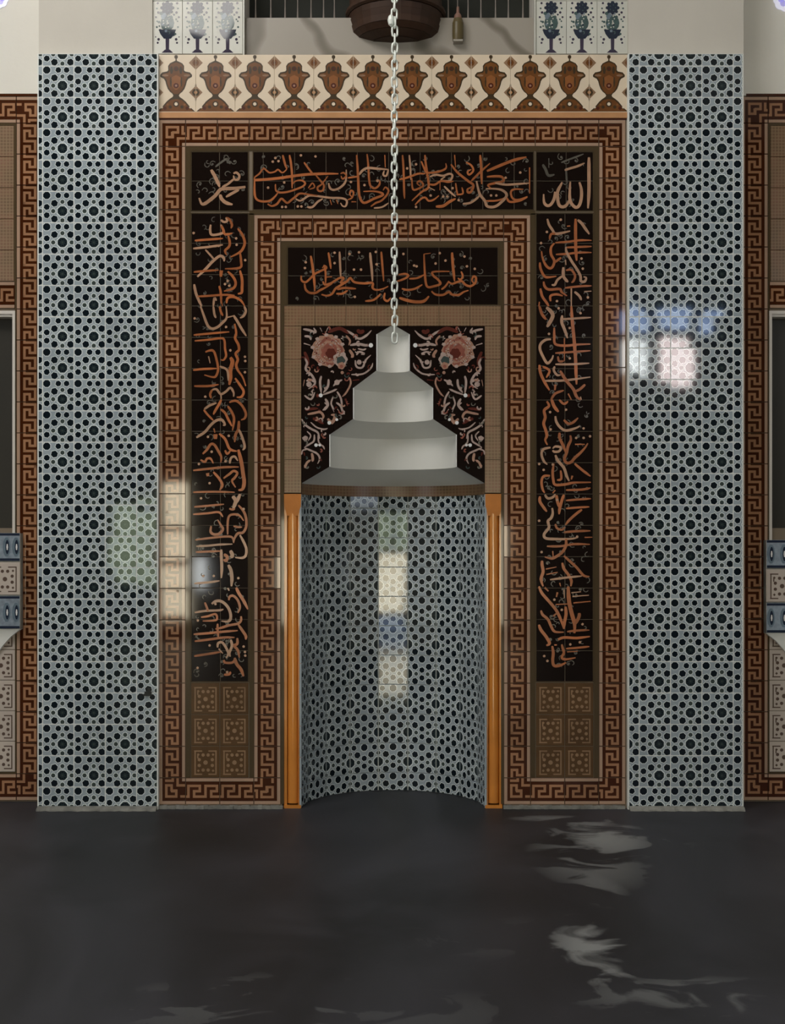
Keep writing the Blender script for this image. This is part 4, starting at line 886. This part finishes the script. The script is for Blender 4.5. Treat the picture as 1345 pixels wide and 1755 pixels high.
# small jar on a bracket
jx = X(784.5, .03)
t = thing('small_jar', 'small olive brown jar with a pinkish neck in front of the marble slab', 'jar', (jx, .03, Z(70)))
m_ = MB(); lathe(m_, jx, .03, [(.001, Z(70, .03), 0), (.034, Z(70, .03), 0), (.037, Z(60, .03), 0), (.036, Z(40, .03), 0), (.026, Z(32, .03), 0)], 14, mat('olive_jar', (.10, .075, .03, 1), .4, .4)); m_.build('jar_body', t, (jx, .03, Z(70)), True)
m_ = MB(); lathe(m_, jx, .03, [(.026, Z(32, .03), 0), (.022, Z(26, .03), 0), (.010, Z(22, .03), 0), (.008, Z(12, .03), 0), (.001, Z(11, .03), 0)], 14, mat('dusty_red_neck', (.22, .12, .09, 1), .5, .3)); m_.build('neck', t, (jx, .03, Z(32)), True)
m_ = MB(); m_.box(jx - .03, jx + .03, .0, .062, Z(70, .03) - .012, Z(70, .03), m_marble); m_.build('bracket', t, (jx, .03, Z(70)))

# ---------------------------------------------------------------- side walls, mirrored about the centre
def XS(px, s, Y): return X(px if s < 0 else 1344 - px, Y)
for s, side in ((-1, 'left'), (1, 'right')):
    Ys = SY + .012
    def bx_(mb, a, c, y0, y1, p, q, m, Yr=SY):
        x0, x1 = sorted((XS(a, s, Yr), XS(c, s, Yr))); mb.box(x0, x1, y0, y1, Z(q, Yr), Z(p, Yr), m)
    w = MB()
    zf = 915 + EYE / M(SY)
    bx_(w, 24.5, 70, Ys, .8, 164, zf, m_core); bx_(w, -130, 24.5, Ys, .8, 164, 536, m_core); bx_(w, -130, 24.5, Ys, .8, 905, zf, m_core); bx_(w, -1200, -136, SY - .004, .8, 164, zf, m_plaster2); bx_(w, -136, -130, Ys, .8, 164, zf, m_core)
    bx_(w, -1200, 78, SY - .004, .8, -330, 164, m_plaster2)
    struct(w.build('wall_front_' + side, None, (XS(-300, s, SY), .5, 0)))
    # the border on the side wall
    bd = thing('side_key_border', 'Greek key tile border on the %s side wall around the window' % side, 'border', (XS(40, s, SY), SY, Z(1372, SY)))
    def vb(a, y0, y1, n):
        x = a if s < 0 else 1344 - a - BW
        vband(bd, x, y0, y1, SY, n)
    def hb(a, c, y, n):
        x0, x1 = (a, c) if s < 0 else (1344 - c, 1344 - a); hband(bd, x0, x1, y, SY, n)
    cx0 = 28 if s < 0 else 1344 - 28 - BW
    vb(28, 211, 1326, 21); corner(bd, cx0, 165, 1 if s < 0 else 0, SY); corner(bd, cx0, 1326, 2 if s < 0 else 3, SY)
    hb(-134, 28, 165, 3); hb(-134, 28, 1326, 3); hb(-136, 25.5, 482.5, 3)
    e = MB()
    for a, p, c, q in ((-130, 211, 24, 215), (24, 211, 28, 482), (25.6, 482, 28, 1326), (-130, 1323, 25.6, 1326)): bx_(e, a, c, SY - .001, SY + .012, p, q, m_olive)
    e.build('fillet', bd, (XS(26, s, SY), SY, Z(1326, SY)))
    e = MB(); bx_(e, -134, 66, SY - .006, SY + .012, 161, 165, m_frdark); e.build('top_fillet', bd, (XS(26, s, SY), SY, Z(165, SY)))
    # brown mosaic over the window
    mo = thing('mosaic_wall_tiling', 'plain brown mosaic panel above the window on the %s side wall' % side, 'mosaic panel', (XS(0, s, SY), SY, Z(482, SY)))
    for i in range(3):
        for j in range(5):
            a = 24 - (i + 1) * 52; p = 215 + j * 53.4
            x = a if s < 0 else 1344 - a - 52
            plain(mo, x, p, x + 52, p + 53.4, m_mosaic, SY)
    # window: white frame and dark pane in a deep opening
    e = MB()
    for a, p, c, q in ((22, 533, 26.5, 930), (-130, 533, 22, 538.5), (-133, 533, -130, 930)): bx_(e, a, c, SY - .012, SY + .10, p, q, m_frame)
    bx_(e, -130, 22, SY + .0, SY + .10, 538.5, 543, m_frame)
    for a, p, c, q in ((-58, 543, -54, 905),): bx_(e, a, c, SY + .07, SY + .10, p, q, m_frame)
    wf = struct(e.build('window_%d' % (1 if s < 0 else 2), None, (XS(-50, s, SY), SY, Z(905, SY))))
    ROOT[wf.name] = (XS(-50, s, SY), SY, Z(905, SY))
    for a, c in ((-130, -58), (-54, 22)):
        e = MB(); bx_(e, a, c, SY + .08, SY + .09, 543, 905, m_glass); e.build('window_pane', wf, (XS((a + c) / 2, s, SY), SY + .085, Z(905, SY)))
    # pale star tiles low on the wall
    pt = thing('pale_star_tiling', 'pale pinkish star tiles low on the %s side wall under the corbelled ledge' % side, 'tile panel', (XS(0, s, SY), SY, Z(1323, SY)))
    for i in range(3):
        for j in range(5):
            w_ = 52; p = 1323 - (j + 1) * 52.4; a = 27 - (i + 1) * w_
            x = a if s < 0 else 1344 - a - w_
            put(tile_mesh(('pale', 1), w_, 52.4, m_paleT, rosette_overlays(w_, 52.4, m_paleD, 2.0), SY), pt, x, p, w_, 52.4, SY)
    # corbelled ledge faced with blue tiles
    LY = .13
    ll = thing('corbelled_ledge', 'blue and white tiled ledge on a plaster corbel at the %s edge' % side, 'ledge', (XS(-40, s, LY), SY, Z(1150, SY)))
    top_ = 913 if s < 0 else 925
    bot_ = 1078 if s < 0 else 1085
    re_ = 34.5 if s < 0 else 31
    e = MB(); bx_(e, -130, re_ - .6, LY + .01, SY + .012, top_ + 1, bot_, m_skirt, LY); e.build('ledge_core', ll, (XS(-40, s, LY), LY, Z(bot_, LY)))
    def swirl(w, h):
        o = [([(0, 0), (w, 0), (w, 5), (0, 5)], m_indigo, 0), ([(0, h - 5), (w, h - 5), (w, h), (0, h)], m_indigo, 0)]
        for k, cx_ in enumerate((8, 30, 46)):
            o.append((ngon(cx_, h / 2, 8.5, 10, 0, .8, 2.0), m_sky, 1)); o.append((ngon(cx_ + 1, h / 2, 5.5, 10, 0, .6, 2.3), m_indigo, 2)); o.append((ngon(cx_ + 1, h / 2, 2.0, 6, 0, .8, 3), m_white, 3))
        return o
    rows = [('s', top_, top_ + 49), ('p', top_ + 50, top_ + 107), ('s', top_ + 108, bot_)]
    for kind, p, q in rows:
        for i in range(3):
            w_ = 53; a = re_ - (i + 1) * w_; x = a if s < 0 else 1344 - a - w_
            h_ = q - p
            me = tile_mesh(('swirl', round(h_, 1)), w_, h_, mat('pale_sky_glaze', (.26, .31, .37, 1), G, .5, noise=.3, nscale=30), swirl(w_, h_), LY) if kind == 's' else tile_mesh(('palel', round(h_, 1)), w_, h_, m_paleT, rosette_overlays(w_, h_, m_paleD, 2.0), LY)
            put(me, ll, x, p, w_, h_, LY)
    e = MB()
    A = [(XS(re_, s, LY), LY + .012, Z(bot_, LY)), (XS(-130, s, LY), LY + .012, Z(bot_, LY)), (XS(-130, s, LY), SY + .012, Z(bot_, LY)), (XS(re_, s, LY), SY + .012, Z(bot_, LY))]
    prev = A
    for f, dz in ((.25, 14), (.45, 30), (.62, 48), (.75, 66)):
        xr, xl = re_ - 75 * f, -130 + 60 * f
        yy = LY + .012 + (SY - LY) * f
        cur = [(XS(xr, s, LY), yy, Z(bot_ + dz, LY)), (XS(xl, s, LY), yy, Z(bot_ + dz, LY)), (XS(xl, s, LY), SY + .012, Z(bot_ + dz, LY)), (XS(xr, s, LY), SY + .012, Z(bot_ + dz, LY))]
        for i in range(4): e.poly([prev[i], prev[(i + 1) % 4], cur[(i + 1) % 4], cur[i]], m_hood)
        prev = cur
    e.poly(prev, m_hood)
    e.build('corbel', ll, (XS(-40, s, LY), SY, Z(bot_ + 66, LY)))
    # stained glass rosette high on the wall
    rx, rz = XS(-1 if s < 0 else -1, s, SY), Z(-1 if s < 0 else 0, SY)
    rw = 15 if s < 0 else 19
    m_lil = mat('lilac_stained_glass', (.45, .42, .75, 1), .2, .5, emit=(.33, .30, .62, 1), estr=.45)
    m_wht = mat('white_stained_glass', (.8, .8, .9, 1), .2, .5, emit=(.75, .75, .95, 1), estr=.35)
    e = MB(); kx = M(SY)
    pts = [(rx + rw * kx * (1 + .10 * abs(cos(4 * a_ * pi / 16))) * cos(a_ * 2 * pi / 32), rz + rw * kx * (1 + .10 * abs(cos(4 * a_ * pi / 16))) * sin(a_ * 2 * pi / 32)) for a_ in range(32)]
    e.poly([(x, SY - .010, z) for x, z in pts], m_wht)
    for i in range(32): e.poly([(pts[i][0], SY - .010, pts[i][1]), (pts[(i + 1) % 32][0], SY - .010, pts[(i + 1) % 32][1]), (pts[(i + 1) % 32][0], SY, pts[(i + 1) % 32][1]), (pts[i][0], SY, pts[i][1])], m_wht)
    wr = struct(e.build('window_%d' % (3 if s < 0 else 4), None, (rx, SY, rz)))
    ROOT[wr.name] = (rx, SY, rz)
    for k in range(6):
        a0 = k * pi / 3
        e = MB(); q = [(rx + (rw * .42) * kx * cos(a0) + rw * .30 * kx * cos(j * pi / 4), rz + (rw * .42) * kx * sin(a0) + rw * .30 * kx * sin(j * pi / 4)) for j in range(8)]
        e.poly([(x, SY - .013 , z) for x, z in q], m_lil); e.build('window_pane', wr, (rx, SY - .013, rz))

# small black fixture on the left pillar
fx, fzz = X(254, PY), Z(1188, PY)
m_ = MB(); m_.box(fx - .022, fx + .022, PY - .014, PY, fzz - .016, fzz + .012, m_blackp); m_.box(fx - .002, fx + .016, PY - .02, PY, fzz + .012, fzz + .034, m_blackp); m_.box(fx - .03, fx - .018, PY - .01, PY, fzz - .016, fzz - .004, m_blackp)
o = m_.build('wall_socket', None, (fx, PY, fzz)); o['label'] = 'small black fixture low on the left star tiled pillar'; o['category'] = 'socket'

# ---------------------------------------------------------------- hanging chain
CY = -0.55; kc = M(CY); ccx = X(676.0, CY)
t = thing('hanging_chain', 'steel link chain hanging from the ceiling in front of the niche hood', 'chain', (ccx, CY, Z(588, CY)))
def link_mesh():
    mb = MB(); wr_, a_, b_ = 1.75 * kc, 4.6 * kc, 9.3 * kc; n = 16; m = 6
    pts = []
    for i in range(n):
        th = 2 * pi * i / n; x = a_ * cos(th); z = (b_ - a_) * (1 if sin(th) > 0 else -1) + a_ * sin(th) if abs(sin(th)) > .01 else 0
        pts.append((x, z, cos(th), sin(th)))
    for x, z, nx, nz in pts:
        for j in range(m):
            p = 2 * pi * j / m; mb.v.append((x + wr_ * cos(p) * nx, wr_ * sin(p), z + wr_ * cos(p) * nz))
    for i in range(n):
        for j in range(m):
            mb.f.append((i * m + j, ((i + 1) % n) * m + j, ((i + 1) % n) * m + (j + 1) % m, i * m + (j + 1) % m)); mb.mi.append(mb.m(m_steel))
    return mb.mesh('link', True)
lm = link_mesh(); py = 579.0; i = 0
while py > -60:
    link('link', lm, t, (ccx + random.uniform(-.6, .6) * kc, CY, Z(py, CY)), (0, radians(random.uniform(-3, 3)), radians(90 * (i % 2) + random.uniform(-9, 9) + 8)))
    py -= 14.6; i += 1
m_ = MB(); lathe(m_, ccx, CY, [(.008, Z(-62, CY), 0), (.008, 8.5, 0)], 8, m_steel); m_.build('rod', t, (ccx, CY, Z(-62, CY)), True)
m_ = MB(); sx_ = X(670, CY)
m_.v += []; lathe(m_, sx_, CY - .008, [(.001, Z(47, CY), 0), (.016, Z(43, CY), 0), (.022, Z(36, CY), 0), (.016, Z(29, CY), 0), (.001, Z(25, CY), 0)], 10, m_steel); m_.build('shackle', t, (sx_, CY, Z(47, CY)), True)

# ---------------------------------------------------------------- floor and the rest of the hall behind the camera
b = MB(); b.box(-7.2, 7.2, -14.2, 1.0, -.2, 0, m_floor); struct(b.build('floor', None, (0, -6, 0)))
b = MB(); b.box(-7.2, 7.2, -14.2, 1.0, 8.5, 8.7, m_plaster2); struct(b.build('ceiling', None, (0, -6, 8.5)))
b = MB(); b.box(-7.2, -7.0, -14.2, .8, 0, 8.5, m_plaster2); struct(b.build('wall_left', None, (-7.1, -6, 0)))
b = MB(); b.box(7.0, 7.2, -14.2, .8, 0, 8.5, m_plaster2); struct(b.build('wall_right', None, (7.1, -6, 0)))
b = MB(); b.box(-7.2, 7.2, .5, .8, Z(-330) - .05, 8.5, m_plaster2); struct(b.build('wall_front_top', None, (0, .6, Z(-330))))
b = MB(); b.box(-7.2, 7.2, -14.2, -14.0, 0, 8.5, mat('darkened_rear_plaster', (.16, .145, .13, 1), .85, .2)); struct(b.build('wall_rear', None, (0, -14.1, 0)))  # rear plaster colour darkened to weaken its reflection in the glazed tiles
def pane_mat(name, col, st): return mat(name, (col[0] * .5, col[1] * .5, col[2] * .5, 1), .2, .5, emit=col + (1,), estr=st)
P_WH = pane_mat('daylit_white_pane', (.95, 1.0, 1.0), 17.0); P_BL = pane_mat('daylit_blue_pane', (.45, .62, 1.0), 9.0)
P_PK = pane_mat('daylit_pink_pane', (1.0, .84, .82), 18.0); P_GR = pane_mat('daylit_green_pane', (.7, .85, .55), 3.5); P_CR = pane_mat('daylit_cream_pane', (1.0, .90, .66), 12.0)
def rear_window(idx, panes, x0, x1, z0, z1):
    e = MB(); yb = -14.0
    for a, c, p, q in ((x0 - .08, x0, max(.001, z0 - .08), z1 + .08), (x1, x1 + .08, max(.001, z0 - .08), z1 + .08), (x0, x1, max(.001, z0 - .08), max(.002, z0)), (x0, x1, z1, z1 + .08)): e.box(a, c, yb - .02, yb + .06, p, q, m_frame)
    w = struct(e.build('window_%d' % idx, None, ((x0 + x1) / 2, yb, z0))); ROOT[w.name] = ((x0 + x1) / 2, yb, z0)
    for a, c, p, q, m in panes:
        e = MB(); e.box(a + .02, c - .02, yb, yb + .02, p + .02, q - .02, m); e.build('window_pane', w, ((a + c) / 2, yb, p))
rx = lambda px: (px - 672.5) * .009926
rz = lambda py: EYE + (915 - py) * .009926
rear_window(5, [(rx(1060), rx(1106), rz(642), rz(582), P_WH), (rx(1126), rx(1184), rz(662), rz(578), P_PK), (rx(1060), rx(1110), rz(572), rz(532), P_BL), (rx(1126), rx(1184), rz(566), rz(532), P_BL), (rx(1200), rx(1236), rz(575), rz(540), P_BL)], rx(1056), rx(1242), rz(668), rz(526))
rear_window(6, [(rx(277), rx(324), rz(1062), rz(1012), P_CR), (rx(277), rx(324), rz(1008), rz(966), P_CR), (rx(277), rx(324), rz(960), rz(912), P_CR), (rx(277), rx(324), rz(908), rz(826), P_CR), (rx(330), rx(352), rz(1010), rz(955), P_WH), (rx(196), rx(268), rz(1005), rz(862), P_GR)], rx(192), rx(356), rz(1066), rz(822))
rear_window(7, [(-1.88, -1.12, .2, 2.02, P_CR), (-1.08, -.32, .35, 1.38, P_CR), (-.28, .28, .35, 1.38, P_CR), (-.28, .28, .02, .31, pane_mat('dim_blue_pane', (.45, .6, .9), 3.0)), (.32, 1.08, .35, 1.38, P_CR), (1.12, 1.87, .2, 2.02, P_CR), (-1.08, -.02, 1.42, 2.1, P_GR), (.02, 1.08, 1.42, 2.1, P_GR)], -1.96, 1.94, .0, 2.14)
